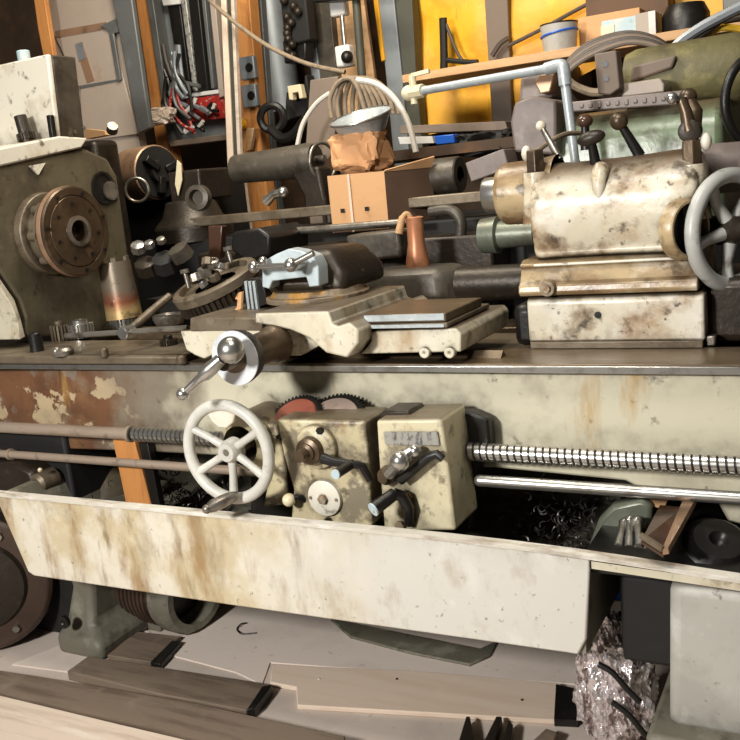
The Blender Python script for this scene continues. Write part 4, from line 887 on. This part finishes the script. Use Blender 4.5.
# oil can, copper coloured
oz = at(418, 266, Y=.6)
oc = thing('oil_can', 'copper coloured oil can with a hooked spout behind the saddle', 'oil can', oz)
mm_ = mpp(oz)
mb = MB(); mb.lathe(oz, V((.02, 0, 1)), [(0, 0), (0, 12*mm_), (6*mm_, 11.5*mm_), (22*mm_, 8.5*mm_), (46*mm_, 8.5*mm_), (48*mm_, 9*mm_), (49*mm_, 7*mm_), (42*mm_, 6*mm_), (42*mm_, 0)], 32); build('can_body', mb, 'copper', oc)
mb = MB(); mb.tube(spline([oz+V((-.0, 0, 40*mm_)), oz+V((-4*mm_, -.01, 52*mm_)), oz+V((-9*mm_, -.02, 49*mm_)), oz+V((-13*mm_, -.03, 34*mm_))], 6), [.008]*12+[.011]*4+[.012]*3, 10); build('spout', mb, 'wood', oc)
mb = MB(); mb.loft([[V((oz.x+x*k, oz.y+y*k, z)) for x, y in ((-.16, -.06), (-.05, -.09), (.1, -.08), (.16, 0), (.12, .07), (-.14, .07))] for k, z in ((1.15, .9), (1.1, oz.z-.03), (.9, oz.z))]); one('dusty_casting', mb, 'drab', 'dark olive casting block on which the copper oil can stands', 'casting', bev=.02)
# rack and shafts between compound and tailstock
mb = MB(); q = pts([(345, 236), (398, 230), (402, 258), (350, 262)], Y=.65); mb.prism(q, (0, .12, 0)); one('grey_guard', mb, 'drab', 'dull grey guard plate under the cardboard box', 'guard', bev=.01)
mb = MB(); c = at(492, 232, Y=.6); mb.lathe((c.x-.03, .6, c.z-.01), EX, [(0, 0), (0, .05), (.05, .054), (.055, .04), (.16, .036), (.16, 0)], 32); one('green_shaft_end', mb, 'gshaft', 'green and grey round shaft end left of the tailstock, low', 'shaft')
mb = MB(); mb.lathe(at(460, 284, Y=.5), EX, [(0, 0), (0, .05), (.22, .05), (.22, 0)], 28); one('brown_roller', mb, 'steeld', 'brown greasy roller lying left of the tailstock base', 'roller')
mb = MB(); mb.lathe(at(428, 178, Y=1.1), EX, [(0, .03), (0, .06), (.005, .064), (.12, .064), (.125, .06), (.125, .03)], 32); one('wrapped_roll', mb, 'drab', 'olive grey wrapped roll right of the cardboard box', 'roll')
mb = MB(); mb.box(.32, .44, 1.22, 1.48, 0, at(440, 196, Y=1.0).z); one('tool_chest', mb, 'drab', 'grey steel chest under the wrapped roll', 'chest', bev=.01)
mb = MB(); mb.tube(spline(pts([(430, 212), (450, 210), (461, 222), (458, 246), (450, 262)], Y=.8)), .018, 10); one('bent_pipe', mb, 'drab', 'bent grey pipe curving down behind the copper oil can', 'pipe')
one('black_rag', crumple(at(488, 143, Y=1.6), .11, .08, .045, .4, 9), 'void', 'black rag heap on the shelf left of the green machine', 'rag', sharp=60)
mb = MB(); q = pts([(398, 137), (432, 136), (434, 143), (400, 144)], Y=1.55); mb.prism(q, (0, .08, 0)); wpk = one('paper_packet', mb, 'paperw', 'white paper packet on the shelf beside the blue case', 'packet')
mb = MB(); q = pts([(434, 136), (453, 134), (455, 143), (436, 145)], Y=1.55); mb.prism(q, (0, .06, 0)); one('blue_case', mb, 'blue', 'small bright blue plastic case on the shelf', 'case', bev=.004)
mb = MB(); q = pts([(400, 126), (505, 121), (508, 130), (400, 134)], Y=1.75); mb.prism(q, (0, .2, 0)); one('aluminium_strip', mb, 'post', 'pale grey strip along the shelf below the yellow sheet', 'strip', bev=.003)
mb = MB(); z_ = at(430, 146, Y=1.45).z; mb.box(-.8, .6, 1.5, 2.2, z_-.04, z_); mb.box(-.75, -.7, 1.5, 1.55, 0, z_-.04); mb.box(.5, .55, 1.5, 1.55, 0, z_-.04); one('work_bench', mb, 'wall', 'dark wooden bench behind the box carrying papers and rags', 'bench')
mb = MB(); mb.bar(at(474, 172, Y=.75), at(512, 158, Y=.75), .1, .06); one('grey_bracket', mb, 'mauve', 'mauve grey sloping bracket above the tailstock nose', 'bracket', bev=.004)
# ---- green machine on the right
gm = thing('green_machine', 'green enamelled machine head with an embossed nameplate behind the tailstock', 'machine', (.85, 1.0, 0))
gy = .72
gl, gr = at(546, 120, Y=gy), at(722, 100, Y=gy)
mb = MB()
def gsec(x, dz): return [V((x, y, z+dz)) for y, z in ((gy+.02, 1.15), (gy, 1.2), (gy-.005, 1.4), (gy+.01, 1.445), (gy+.045, 1.47), (gy+.1, 1.48), (gy+.42, 1.5), (gy+.45, 1.46), (gy+.45, 1.15))]
mb.loft([gsec(gl.x, 0), gsec(gl.x+.25, .0), gsec(gr.x, .0)]); build('body', mb, 'green', gm, bev=.02, seg=3)
mb = MB(); mb.box(gl.x-.1, gr.x+.1, gy+.03, gy+.45, 0, 1.16); build('pedestal', mb, 'void', gm, bev=.01)
q = pts([(570, 102), (684, 90), (686, 104), (572, 112)], Y=gy-.01)
mb = MB(); mb.prism(q, (0, .03, 0)); npl = build('nameplate', mb, 'mauve', gm, bev=.004)
for k in range(11):                                  # worn, unreadable raised marks
    s = .1+.8*k/10; cc = q[0].lerp(q[1], s).lerp(q[3].lerp(q[2], s), .5); h_ = (q[0]-q[3]).length*(.2+.05*(k % 3))
    mb = MB(); mb.box(cc.x-.006, cc.x+.006, gy-.014, gy-.008, cc.z-h_, cc.z+h_); build('worn_raised_mark', mb, 'mauve', npl, bev=.003)
mb = MB(); q = pts([(620, 84), (660, 78), (664, 84), (664, 92), (622, 97)], Y=gy+.05); mb.prism(q, (0, .1, 0)); build('pale_cover', mb, 'cab', gm, bev=.004)
a = at(640, 86, Y=gy+.2); b = at(735, 62, Y=gy+.2)
mb = MB(); mb.lathe((a.x-.04, gy+.24, 1.56), EX, [(0, 0), (0, .085), (.03, .095), (.30, .1), (.33, .09), (.33, 0)], 36); mo_ = build('motor', mb, 'olive', gm); tag(mo_, 'olive dusty motor barrel on top')
mb = MB(); q = pts([(632, 66), (676, 55), (672, 68), (630, 82)], Y=gy+.13); mb.prism(q, (0, .15, 0)); build('motor_cover', mb, 'post', gm, bev=.006)
q = pts([(594, 54), (616, 50), (620, 88), (610, 95), (598, 94)], Y=gy+.0)
mb = MB(); mb.prism(q, (0, .06, 0)); jb = build('junction_box', mb, 'post', gm, bev=.004)
for p in ((605, 64), (606, 78)): mb = MB(); mb.lathe(at(*p, Y=gy-.0), -EY, [(0, .009), (.002, .009), (.002, 0)], 16); build('knockout', mb, 'black', jb)
mb = MB(); q = pts([(514, 103), (530, 96), (556, 100), (556, 155), (514, 152), (510, 122)], Y=gy-.06); mb.prism(q, (0, .25, 0)); build('left_casing', mb, 'mauve', gm, bev=.008)
mb = MB(); q = pts([(520, 76), (546, 66), (556, 74), (552, 98), (518, 104)], Y=gy+.04); mb.prism(q, (0, .15, 0)); build('upper_casing', mb, 'mauve', gm, bev=.012)
mb = MB(); q = pts([(534, 82), (544, 68), (556, 68), (550, 92), (540, 94)], Y=gy+.0); mb.prism(q, (0, .05, 0)); build('tan_bracket', mb, 'brownl', gm, bev=.004)
mb = MB(); mb.ring(at(764, 100, Y=gy+.0), V((.7, -.7, 0)), .12, .012, 40, 10); build('end_wheel', mb, 'black', gm)
# coolant pipe with tap
cp = thing('coolant_pipe', 'galvanised coolant pipe with an ivory tap, rising behind the tailstock and bending left', 'pipe', at(576, 330, Y=.56))
relz = at(575, 160, Y=.56); k_ = at(563, 66, Y=.56); hend = at(416, 92, Y=.72); hst = at(556, 67, Y=.56)
mb = MB(); mb.cyl(V((relz.x+.01, .56, .93)), relz, .013); mb.cyl(relz, k_+(relz-k_)*.12, .012, .013); build('riser', mb, 'galv', cp)
mb = MB(); mb.tube(spline([k_+(relz-k_)*.2, k_+(relz-k_)*.04, k_+(hend-k_)*.015+EZ*.003, k_+(hend-k_)*.1], 5), .017, 14); build('elbow', mb, 'galv', cp)
mb = MB(); mb.cyl(k_+(hend-k_)*.08, hend, .0125); build('arm', mb, 'galv', cp)
mb = MB(); d_ = (hend-k_).normalized(); mb.cyl(hend-d_*.03, hend+d_*.03, .021, seg=8); mb.ball(hend+d_*.03, .024); mb.cyl(hend+d_*.01-EZ*.035, hend+d_*.01+EZ*.05, .012, seg=10); mb.bar(hend+V((-.01, 0, .05)), hend+V((.05, 0, .055)), .012, .012); build('tap', mb, 'ivory', cp, bev=.001)
mb = MB(); mb.box(relz.x-.03, relz.x+.05, .5, .62, .92, .935); build('pipe_foot', mb, 'steeld', cp)
mb = MB(); mb.tube(spline([at(548, 133, Y=.35), at(540, 144, Y=.32), at(528, 150, Y=.3), at(560, 141, Y=.4)][::1], 6), .006, 8); mb.bm.free()
mb = MB(); mb.tube(spline([at(525, 153, Y=.33), at(538, 150, Y=.36), at(552, 140, Y=.4), at(566, 134, Y=.45), at(580, 133, Y=.5)], 6), .0065, 8); one('drip_hose', mb, 'rope', 'thin tan hose curving over the tailstock nose towards the pipe', 'hose')
# ---- shelf with things
sy = 1.9
sa, sb = at(402, 78, Y=sy), at(800, -6, Y=sy)
sb = V((at(690, 14, Y=sy).x, sy, sa.z-.0))
zsf = (at(402, 76, Y=sy).z+at(560, 48, Y=sy).z)/2
mb = MB(); mb.box(sa.x, 1.6, sy, sy+.35, zsf-.035, zsf)
sh1 = thing('wall_shelf', 'long plank shelf on brackets in front of the yellow sheet', 'shelf', (.4, sy+.3, zsf))
build('shelf_board', mb, 'wood', sh1, bev=.003)
for x in (.1, .95): mb = MB(); mb.prism([V((x, sy+.05, zsf-.035)), V((x, WB, zsf-.035)), V((x, WB, zsf-.3))], (.03, 0, 0)); build('shelf_bracket', mb, 'post', sh1)
p = at(560, 46, Y=sy+.12); mp = mpp(p); p.z = zsf
M['bucket'] = mat('dusty grey bucket plastic', (168, 166, 160), [((126, 122, 114), 8, .5, .7, .6)], rough=.5)
bk_ = thing('bucket', 'small grey bucket with a blue band on the plank shelf', 'bucket', p)
mb = MB(); mb.lathe(p, EZ, [(0, 0), (0, 16*mp), (27*mp, 18.5*mp), (27*mp, 17*mp), (.01, 15*mp), (.01, 0)], 36); build('bucket_shell', mb, 'bucket', bk_)
mb = MB(); mb.ring(p+EZ*18*mp, V((-.12, 0, 1)), 18.1*mp, .005, 40, 6); build('blue_band', mb, 'blue', bk_)
mb = MB(); mb.ring(p+EZ*27*mp, EZ, 18*mp, .004, 40, 6); build('bucket_rim', mb, 'steeld', bk_)
q = pts([(578, 18), (652, 0), (655, -20), (575, -20)], Y=sy+.1)
def shelf_box(name, x0, x1, y, d, ptop, m, label, cat, **k):
    a, b = at(x0, ptop, Y=y), at(x1, ptop, Y=y); mb = MB(); mb.box(a.x, b.x, y, y+d, zsf, a.z); return one(name, mb, m, label, cat, bev=.004, **k)
shelf_box('cardboard_carton', 578, 640, sy+.22, .12, 18, 'card', 'flat brown carton on the shelf behind the blue printed box', 'carton')
shelf_box('cardboard_carton', 585, 668, sy+.35, .15, -6, 'cardd', 'tall dark brown carton at the back of the shelf', 'carton')
pb = thing('printed_box', 'light blue printed box with a cream edge on the shelf', 'box', at(636, 50, Y=sy-.1))
a, b = at(601, 20, Y=sy+.02), at(654, 12, Y=sy+.02)
mb = MB(); mb.box(a.x, b.x, sy+.02, sy+.16, zsf, b.z); build('box_body', mb, 'lblue', pb, bev=.004)
mb = MB(); mb.box(a.x-.002, a.x+.05, sy+.016, sy+.1, zsf, b.z-.02); build('cream_edge', mb, 'ivory', pb)
mb = MB(); mb.box(b.x-.07, b.x+.004, sy+.014, sy+.165, zsf, b.z+.004); build('grey_flap', mb, 'cab', pb)
mb = MB(); mb.box(b.x-.02, b.x+.006, sy+.01, sy+.012, zsf, b.z+.004); build('white_edge', mb, 'paperw', pb)
mb = MB(); q = [at(671, 14, Y=sy), at(690, 14, Y=sy)]; c = at(686, 26, Y=sy+.1); mb.lathe((c.x, sy+.1, zsf), EZ, [(0, 0), (0, .09), (.06, .09), (.1, .07), (.1, 0)], 24); one('black_tin', mb, 'black', 'low black round tin on the shelf right of the printed box', 'tin')
# cable coil on the machine
cc_ = at(625, 92, Y=gy+.3)
cg = thing('cable_coil', 'thick loop of dark grey cables draped over the green machine', 'cable', cc_)
for k in range(6):
    P_ = pts([(556, 92-k*1.2), (566, 74-k*2), (590, 56-k*2.6), (626, 43-k*2.0), (655, 46-k*1.5), (672, 58-k*1.2), (678, 70)], Y=gy+.26+.02*k)
    mb = MB(); mb.tube(spline(P_, 6), .008, 8); build('cable_strand', mb, 'cable' if k % 3 else 'post', cg)
mb = MB(); mb.tube(spline(pts([(560, 70), (572, 84), (590, 92), (604, 92)], Y=gy+.1)), .012, 8); build('cable_strand', mb, 'rope', cg)
cb2 = thing('cable_bundle', 'bundle of black, white and yellow cables arching at the right edge', 'cable', at(700, 60, Y=1.1))
for i, (P_, r_, mm) in enumerate((([(668, 56), (680, 42), (700, 28), (722, 16), (750, 2)], .014, 'bluegrey'), ([(672, 58), (690, 42), (708, 28), (730, 14), (755, 4)], .012, 'cable'), ([(676, 60), (694, 48), (706, 34), (724, 18)], .008, 'rope'), ([(690, 62), (704, 40), (720, 28), (745, 30), (760, 36)], .009, 'yellowc'), ([(682, 60), (700, 38), (716, 24), (740, 18), (760, 20)], .01, 'cable'), ([(709, 64), (710, 44), (709, 30), (716, 22)], .011, 'bluegrey'))):
    mb = MB(); mb.tube(spline(pts(P_, Y=1.1+.02*i)), r_*1.15, 8); build('cable_strand', mb, mm, cb2)
# ---- back wall items
def wallp(name, P, Y, d, m, label=None, cat=None, parent=None, bev=.004, group=None, down=False):
    q = pts(P, Y=Y)
    if down:                                         # runs on down to the floor, out of sight
        lo = sorted(range(len(q)), key=lambda i: q[i].z)[:2]
        q = [V((p.x, p.y, 0)) if i in lo else p for i, p in enumerate(q)]
        q = []
        for i, p in enumerate(pts(P, Y=Y)):
            if i in lo and (i-1) % len(P) not in lo: q += [p, V((p.x, p.y, 0))]
            elif i in lo: q += [V((p.x, p.y, 0)), p]
            else: q.append(p)
    mb = MB(); mb.prism(q, (0, d, 0))
    if parent is not None: return build(name, mb, m, parent, bev=bev)
    return one(name, mb, m, label, cat, group, bev=bev)
def sheet(P, Y, amp, nu=22, nv=16, seed=0):
    a, b, c, d = pts(P, Y=Y); mb = MB(); G = []
    for i in range(nu+1):
        row = []
        for j in range(nv+1):
            p = a.lerp(b, i/nu).lerp(d.lerp(c, i/nu), j/nv); row.append(mb.bm.verts.new(p+EY*amp*mnoise.noise(V((p.x*3.1+seed, p.z*3.7, seed)))))
        G.append(row)
    for i in range(nu):
        for j in range(nv): mb.face((G[i][j], G[i+1][j], G[i+1][j+1], G[i][j+1]))
    return mb
one('yellow_sheet', sheet([(410, -40), (487, -40), (496, 124), (420, 136)], 2.4, .05, seed=1), 'yellow', 'yellow wrinkled wall sheet left of the grey brown post', 'sheet', sharp=80)
one('yellow_sheet', sheet([(500, -40), (600, -50), (612, 60), (508, 116)], 2.4, .05, seed=5), 'yellow', 'yellow wrinkled wall sheet right of the grey brown post, above the shelf', 'sheet', sharp=80)
one('yellow_sheet', sheet([(600, -50), (960, -50), (960, 0), (612, 60)], 2.42, .04, seed=8), 'yellow', 'yellow wall sheet at the upper right, above the black tin', 'sheet', sharp=80)
wallp('wall_post', [(482, -40), (506, -40), (512, 122), (492, 124)], 2.34, .06, 'post', 'grey brown upright post between the yellow sheets', 'post')
wallp('wall_post', [(721, -40), (760, -40), (760, 40), (724, 44)], 2.3, .08, 'cabg', 'grey post at the top right corner', 'post')
wallp('wall_post', [(387, -40), (410, -40), (416, 72), (400, 76)], 2.3, .08, 'olivep', 'dark olive upright post left of the yellow sheet', 'post', down=True)
wallp('wall_post', [(374, -40), (390, -40), (402, 76), (386, 78)], 2.28, .06, 'bluegrey', 'blue grey upright channel beside the olive post', 'post', down=True)
wallp('yellow_strip', [(368, -40), (373, -40), (385, 60), (381, 62)], 2.27, .03, 'yellow', 'narrow yellow strip beside the blue grey channel', 'strip')
wallp('plank', [(322, -40), (358, -40), (374, 74), (336, 76)], 2.3, .03, 'wood', 'tan wooden plank behind the hanging steel rod', 'plank', down=True)
wallp('wall_post', [(304, -40), (326, -40), (337, 78), (318, 82)], 2.25, .06, 'drab', 'dark grey panel left of the tan plank', 'post', down=True)
wallp('grey_strip', [(296, -40), (306, -40), (320, 78), (312, 80)], 2.24, .04, 'bluegrey', 'pale grey narrow channel with a white edge left of the tan plank', 'strip', down=True)
# hanging rod
hr = thing('hanging_rod', 'steel rod with two pale clips hanging on the tan plank', 'rod', at(347, 60, Y=2.1))
mb = MB(); mb.cyl(at(341, 6, Y=2.1), at(346, 56, Y=2.1), .012); build('rod', mb, 'steel', hr)
for p in ((340, 5), (346, 56)): mb = MB(); c = at(*p, Y=2.1); mb.box(c.x-.05, c.x+.03, 2.08, 2.14, c.z-.05, c.z+.05); build('clip', mb, 'paperw', hr, bev=.01); 
mb = MB(); c = at(347, 57, Y=2.07); mb.ball(c, .03, 14); build('clip_hole', mb, 'black', hr)
mb = MB(); mb.cyl(at(354, -30, Y=2.05), V((at(352, 76, Y=2.05).x, 2.05, 0)), .02); one('dark_pipe', mb, 'olivep', 'thin dark upright pipe in front of the tan plank', 'pipe')
wallp('lamp_bar', [(310, -12), (372, -14), (374, -2), (312, 2)], 2.0, .05, 'black', 'black bar along the top edge above the hanging rod', 'bar')
# machine parts left of it: black junk column and grey tube
jc = thing('gear_column', 'black greasy mechanism hanging between the grey tubes', 'mechanism', at(295, 100, Y=2.1))
for i, (P_, mm) in enumerate((([(276, -40), (302, -40), (310, 40), (296, 44), (284, 40)], 'void'), ([(282, 40), (306, 38), (306, 60), (284, 64)], 'black'), ([(286, 92), (304, 88), (304, 76), (306, 74), (312, 112), (284, 122)], 'void'))):
    wallp(('chain_case', 'chain_case', 'lower_case')[i], P_, 2.1+.02*i, .08, mm, parent=jc, bev=.01)
for i in range(12):
    mb = MB(); c = at(283+R.uniform(0, 20), -5+i*5.5, Y=2.08); mb.ball(c, .022, 10); build('link_pin', mb, 'steeld', jc)
wallp('ivory_socket', [(287, 86), (300, 84), (303, 98), (299, 99), (298, 92), (292, 93), (293, 100), (289, 100)], 2.05, .04, 'ivory', 'small ivory clip-shaped socket on the black mechanism', 'socket')
mb = MB(); mb.tube(pts([(264, -40), (277, 60), (284, 112)], Y=2.34), [.1, .1, .1], 20); one('grey_tube', mb, 'bluegrey', 'thick blue grey tube leaning beside the black mechanism', 'tube')
wallp('grey_channel', [(246, -40), (258, -40), (272, 150), (260, 150)], 2.2, .05, 'cabg', 'slate channel right of the orange post', 'channel', down=True)
mb = MB(); mb.ring(at(272, 118, Y=2.0), V((.3, -1, 0)), .06, .02, 28, 8); one('black_hook', mb, 'black', 'black ring hook at the foot of the grey tube', 'hook')
mb = MB(); mb.tube(spline(pts([(270, 128), (282, 138), (294, 134), (306, 118)], Y=1.98)), .025, 8); one('black_hose', mb, 'black', 'black hose drooping below the grey tube', 'hose')
op = thing('orange_post', 'orange stained wooden post with two grey switch plates', 'post', at(247, 152, Y=2.05))
wallp('post_board', [(229, -40), (246, -40), (262, 152), (243, 152)], 2.05, .08, 'orange', parent=op, down=True)
for p in ((248, 68), (250, 96)): 
    c = at(*p, Y=2.03); mb = MB(); mb.box(c.x-.045, c.x+.045, 2.02, 2.05, c.z-.055, c.z+.055); pl_ = build('switch_plate', mb, 'bluegrey', op, bev=.006)
    mb = MB(); mb.lathe((c.x+.015, 2.02, c.z), -EY, [(0, .022), (.006, .02), (.006, 0)], 14); build('toggle', mb, 'black', pl_)
mb = MB(); c = at(242, 124, Y=2.02); mb.lathe(c, -EY, [(0, .03), (.03, .028), (.03, 0)], 16); build('brass_knob', mb, 'yellow', op)
wallp('brass_bar', [(246, 128), (254, 128), (250, 150), (246, 152)], 1.98, .03, 'wood', 'short tan wooden batten at the foot of the orange post', 'batten')
for i, (P_, mm, lab) in enumerate((([(219, -40), (224, -40), (235, 204), (229, 204)], 'ply', 'pale wooden batten leaning in front of the electrical panel'), ([(225, -40), (229, -40), (238, 160), (234, 160)], 'olivep', 'dark thin batten just right of the pale batten'), ([(229, -40), (232, -40), (240, 150), (237, 152)], 'beaml', 'thin pale batten leaning on the orange post'))):
    wallp('batten', P_, 1.75-.02*i, .025, mm, lab, 'batten', group='leaning battens', bev=.002, down=True)
mb = MB(); mb.tube(spline(pts([(203, -6), (232, 20), (268, 46), (308, 64), (345, 72)], Y=1.65)), .01, 10); one('hanging_rope', mb, 'rope', 'grey tan rope slung diagonally across the battens and tube', 'rope')
# electrical panel
ep = thing('electrical_panel', 'open electrical panel with black breaker columns, red label and loose wires', 'electrical panel', at(195, 142, Y=2.1))
wallp('back_plate', [(142, -40), (214, -40), (226, 138), (170, 143)], 2.14, .05, 'bluegrey', parent=ep)
wallp('side_frame', [(140, -40), (147, -40), (173, 140), (168, 143)], 2.06, .1, 'cabg', parent=ep)
wallp('side_frame', [(205, -40), (211, -40), (224, 96), (219, 98)], 2.06, .08, 'cab', parent=ep)
wallp('bottom_frame', [(168, 141), (226, 134), (227, 140), (170, 147)], 2.06, .1, 'post', parent=ep)
wallp('breaker_column', [(160, -40), (174, -40), (191, 92), (182, 94)], 2.09, .05, 'black', parent=ep)
wallp('breaker_column', [(184, -40), (194, -40), (208, 90), (198, 92)], 2.09, .05, 'black', parent=ep)
wallp('label_strip', [(175, -40), (181, -40), (197, 91), (193, 92)], 2.085, .03, 'plate', parent=ep)
wallp('label_strip', [(197, -40), (201, -40), (214, 88), (211, 89)], 2.085, .03, 'cabg', parent=ep)
wallp('terminal_strip', [(184, 94), (222, 89), (223, 93), (185, 98)], 2.07, .03, 'paperw', parent=ep)
wallp('red_label', [(186, 99), (223, 94), (226, 118), (190, 122)], 2.08, .03, 'bwire', parent=ep)
wallp('pale_top', [(160, -6), (178, -8), (179, 4), (163, 6)], 2.07, .02, 'paperw', parent=ep)
for i in range(12):
    x, y = R.uniform(163, 180), R.uniform(40, 90)
    P_ = [(x, y), (x+R.uniform(-3, 6), y+18), (x+R.uniform(-4, 12), y+34), (x+R.uniform(4, 26), min(134, y+R.uniform(40, 60)))]
    mb = MB(); mb.tube(spline(pts(P_, Y=2.02+R.uniform(0, .04)), 5), R.uniform(.008, .013), 6); build('panel_wire', mb, R.choice(['cable', 'black', 'bluegrey', 'paperw', 'bwire', 'cabg']), ep)
for i in range(8):
    x, y = R.uniform(186, 222), R.uniform(96, 130)
    P_ = [(x, y), (x+R.uniform(-8, 8), y+6), (x+R.uniform(-10, 10), y+R.uniform(-4, 14))]
    mb = MB(); mb.tube(spline(pts(P_, Y=2.03+R.uniform(0, .03)), 5), R.uniform(.008, .012), 6); build('panel_wire', mb, R.choice(['black', 'bluegrey', 'paperw', 'cable']), ep)
# orange wood next to it and the cabinet
wallp('wall_post', [(130, -40), (143, -40), (166, 112), (152, 116)], 2.1, .08, 'orange', 'orange wooden stud between the beige cabinet and the electrical panel', 'post', down=True)
one('wood_splinters', crumple(at(160, 116, Y=1.95), .08, .05, .04, .4, 14), 'beaml', 'pale crumpled wood scrap at the foot of the orange stud', 'scrap', sharp=30)
ec = thing('steel_cabinet', 'tall beige grey steel cabinet with a taped lower door behind the headstock', 'cabinet', at(100, 160, Y=1.65))
wallp('cabinet_body', [(26, -40), (106, -40), (140, 150), (74, 158)], 1.67, .06, 'cab', parent=ec, down=True)
wallp('lower_door', [(53, 33), (108, 22), (138, 134), (82, 142), (80, 90)], 1.655, .015, 'cab', parent=ec)
wallp('door_edge', [(55, 31), (106, 22), (107, 29), (56, 38)], 1.652, .003, 'brownl', parent=ec, bev=0)
wallp('door_seam', [(78, 86), (118, 79), (120, 81), (80, 89)], 1.652, .004, 'cabg', parent=ec, bev=0)
wallp('hinge_bar', [(108, 30), (113, 32), (121, 80), (117, 82)], 1.64, .015, 'cabg', parent=ec)
wallp('hinge_bar', [(100, 26), (116, 18), (124, 30), (113, 34)], 1.64, .015, 'cabg', parent=ec)
wallp('tape_strip', [(75, 44), (82, 42), (94, 80), (87, 83)], 1.651, .004, 'brownl', parent=ec, bev=0)
wallp('blue_tape', [(75, 44), (82, 42), (86, 58), (79, 61)], 1.649, .003, 'bluegrey', parent=ec, bev=0)
wallp('side_channel', [(104, -40), (126, -40), (150, 128), (138, 134), (119, 34)], 1.62, .03, 'cabg', parent=ec, bev=.006)
wallp('orange_plank', [(28, -40), (38, -40), (52, 48), (44, 60), (38, 30)], 1.55, .03, 'orange', 'splintered orange plank left of the beige cabinet', 'plank', down=True)
mb = MB(); q = pts([(84, 129), (104, 131), (106, 135), (85, 139)], Y=.9); mb.prism(q, (0, .05, 0)); one('tan_offcut', mb, 'wood', 'tan wood offcut lying behind the white control box', 'offcut')
mb = MB(); c = at(112, 131, Y=.85); mb.lathe(c, V((.6, -.4, .5)), [(0, 0), (0, .022), (.03, .02), (.03, 0)], 16); one('small_fitting', mb, 'steelg', 'small steel fitting right of the tan offcut', 'fitting')
mb = MB(); z_ = at(100, 140, Y=.85).z; mb.box(-2.3, at(104, 150, Y=.85).x, .8, .94, .1, z_); one('dark_counter', mb, 'steeld', 'dark greasy counter behind the headstock holding small offcuts', 'counter', bev=.02)
# leaning panel, rope coil and hose
wallp('leaning_panel', [(310, 80), (338, 76), (334, 150), (318, 178), (304, 170)], 1.5, .03, 'post', 'grey brown panel leaning behind the rope coil', 'panel', down=True)
rc = thing('rope_coil', 'hank of grey tan rope hanging above the metal bowl', 'rope', at(362, 112, Y=1.3))
for k in range(7):
    P_ = [(332+k*7, 118), (330+k*7.5, 100), (337+k*6, 84), (348+k*3, 78), (356+k*4, 84), (362+k*5.5, 100), (366+k*5.5, 114)]
    mb = MB(); mb.tube(spline(pts(P_, Y=1.25+.02*k), 5), .0095, 8); build('rope_turn', mb, 'rope', rc)
mb = MB(); mb.tube(spline(pts([(297, 148), (303, 124), (316, 104), (330, 93)], Y=1.3)), .01, 8); one('white_hose', mb, 'whiteh', 'off white thin hose arching left of the rope hank', 'hose')
mb = MB(); mb.tube(spline(pts([(357, 80), (376, 84), (394, 98), (408, 122), (416, 152)], Y=1.2)), .011, 8); one('white_hose', mb, 'whiteh', 'off white thick hose arching right over the metal bowl', 'hose')
for i, P_ in enumerate(([(443, 18), (444, 60), (443, 80)], [(446, 24), (456, 50), (462, 60)], [(446, 60), (466, 62), (478, 62)], [(508, 46), (540, 30), (580, 8), (620, -12)], [(492, 56), (500, 44), (508, 38)])):
    mb = MB(); mb.tube(spline(pts(P_, Y=2.3)), (.02, .008, .012, .009, .012)[i], 8)
    one('wall_wire', mb, ('void', 'cable', 'void', 'cable', 'cable')[i], ('thick black cable hanging down the left yellow sheet', 'thin cable slanting down the left yellow sheet', 'short black bar lying on the left yellow sheet', 'thin wire slanting up across the right yellow sheet', 'short looped cable on the grey brown post')[i], 'cable')
# ================================================================== LIGHT
def area(name, loc, target, size, power, col, sy=None):
    l = bpy.data.lights.new(name, 'AREA'); l.energy = power; l.color = col; l.size = size
    if sy: l.shape = 'RECTANGLE'; l.size_y = sy
    o = bpy.data.objects.new(name, l); COL.objects.link(o); o.location = loc
    o.rotation_euler = (V(target)-V(loc)).to_track_quat('-Z', 'Y').to_euler(); return o
area('shop_lamp', (-.35, -2.9, 1.95), (.1, 0, .8), .35, 114, (1, .975, .935))
area('machine_fill', (.7, -.7, 2.9), (.9, .9, 1.2), .5, 26, (1, .95, .88))  # unseen fill light added to brighten the green machine
area('back_lamp', (-.5, .5, 3.1), (-.7, 2.4, 1.5), .8, 62, (1, .9, .74))
area('ceiling_lamp', (-.3, -.2, 3.3), (-.3, .6, 0), 1.2, 8, (1, .92, .82))
w = bpy.data.worlds.new('world'); scn.world = w; w.use_nodes = True
w.node_tree.nodes['Background'].inputs[0].default_value = (1, .93, .84, 1)
w.node_tree.nodes['Background'].inputs[1].default_value = .045
scn.view_settings.view_transform = 'Standard'
scn.view_settings.look = 'None'
scn.view_settings.exposure = 0
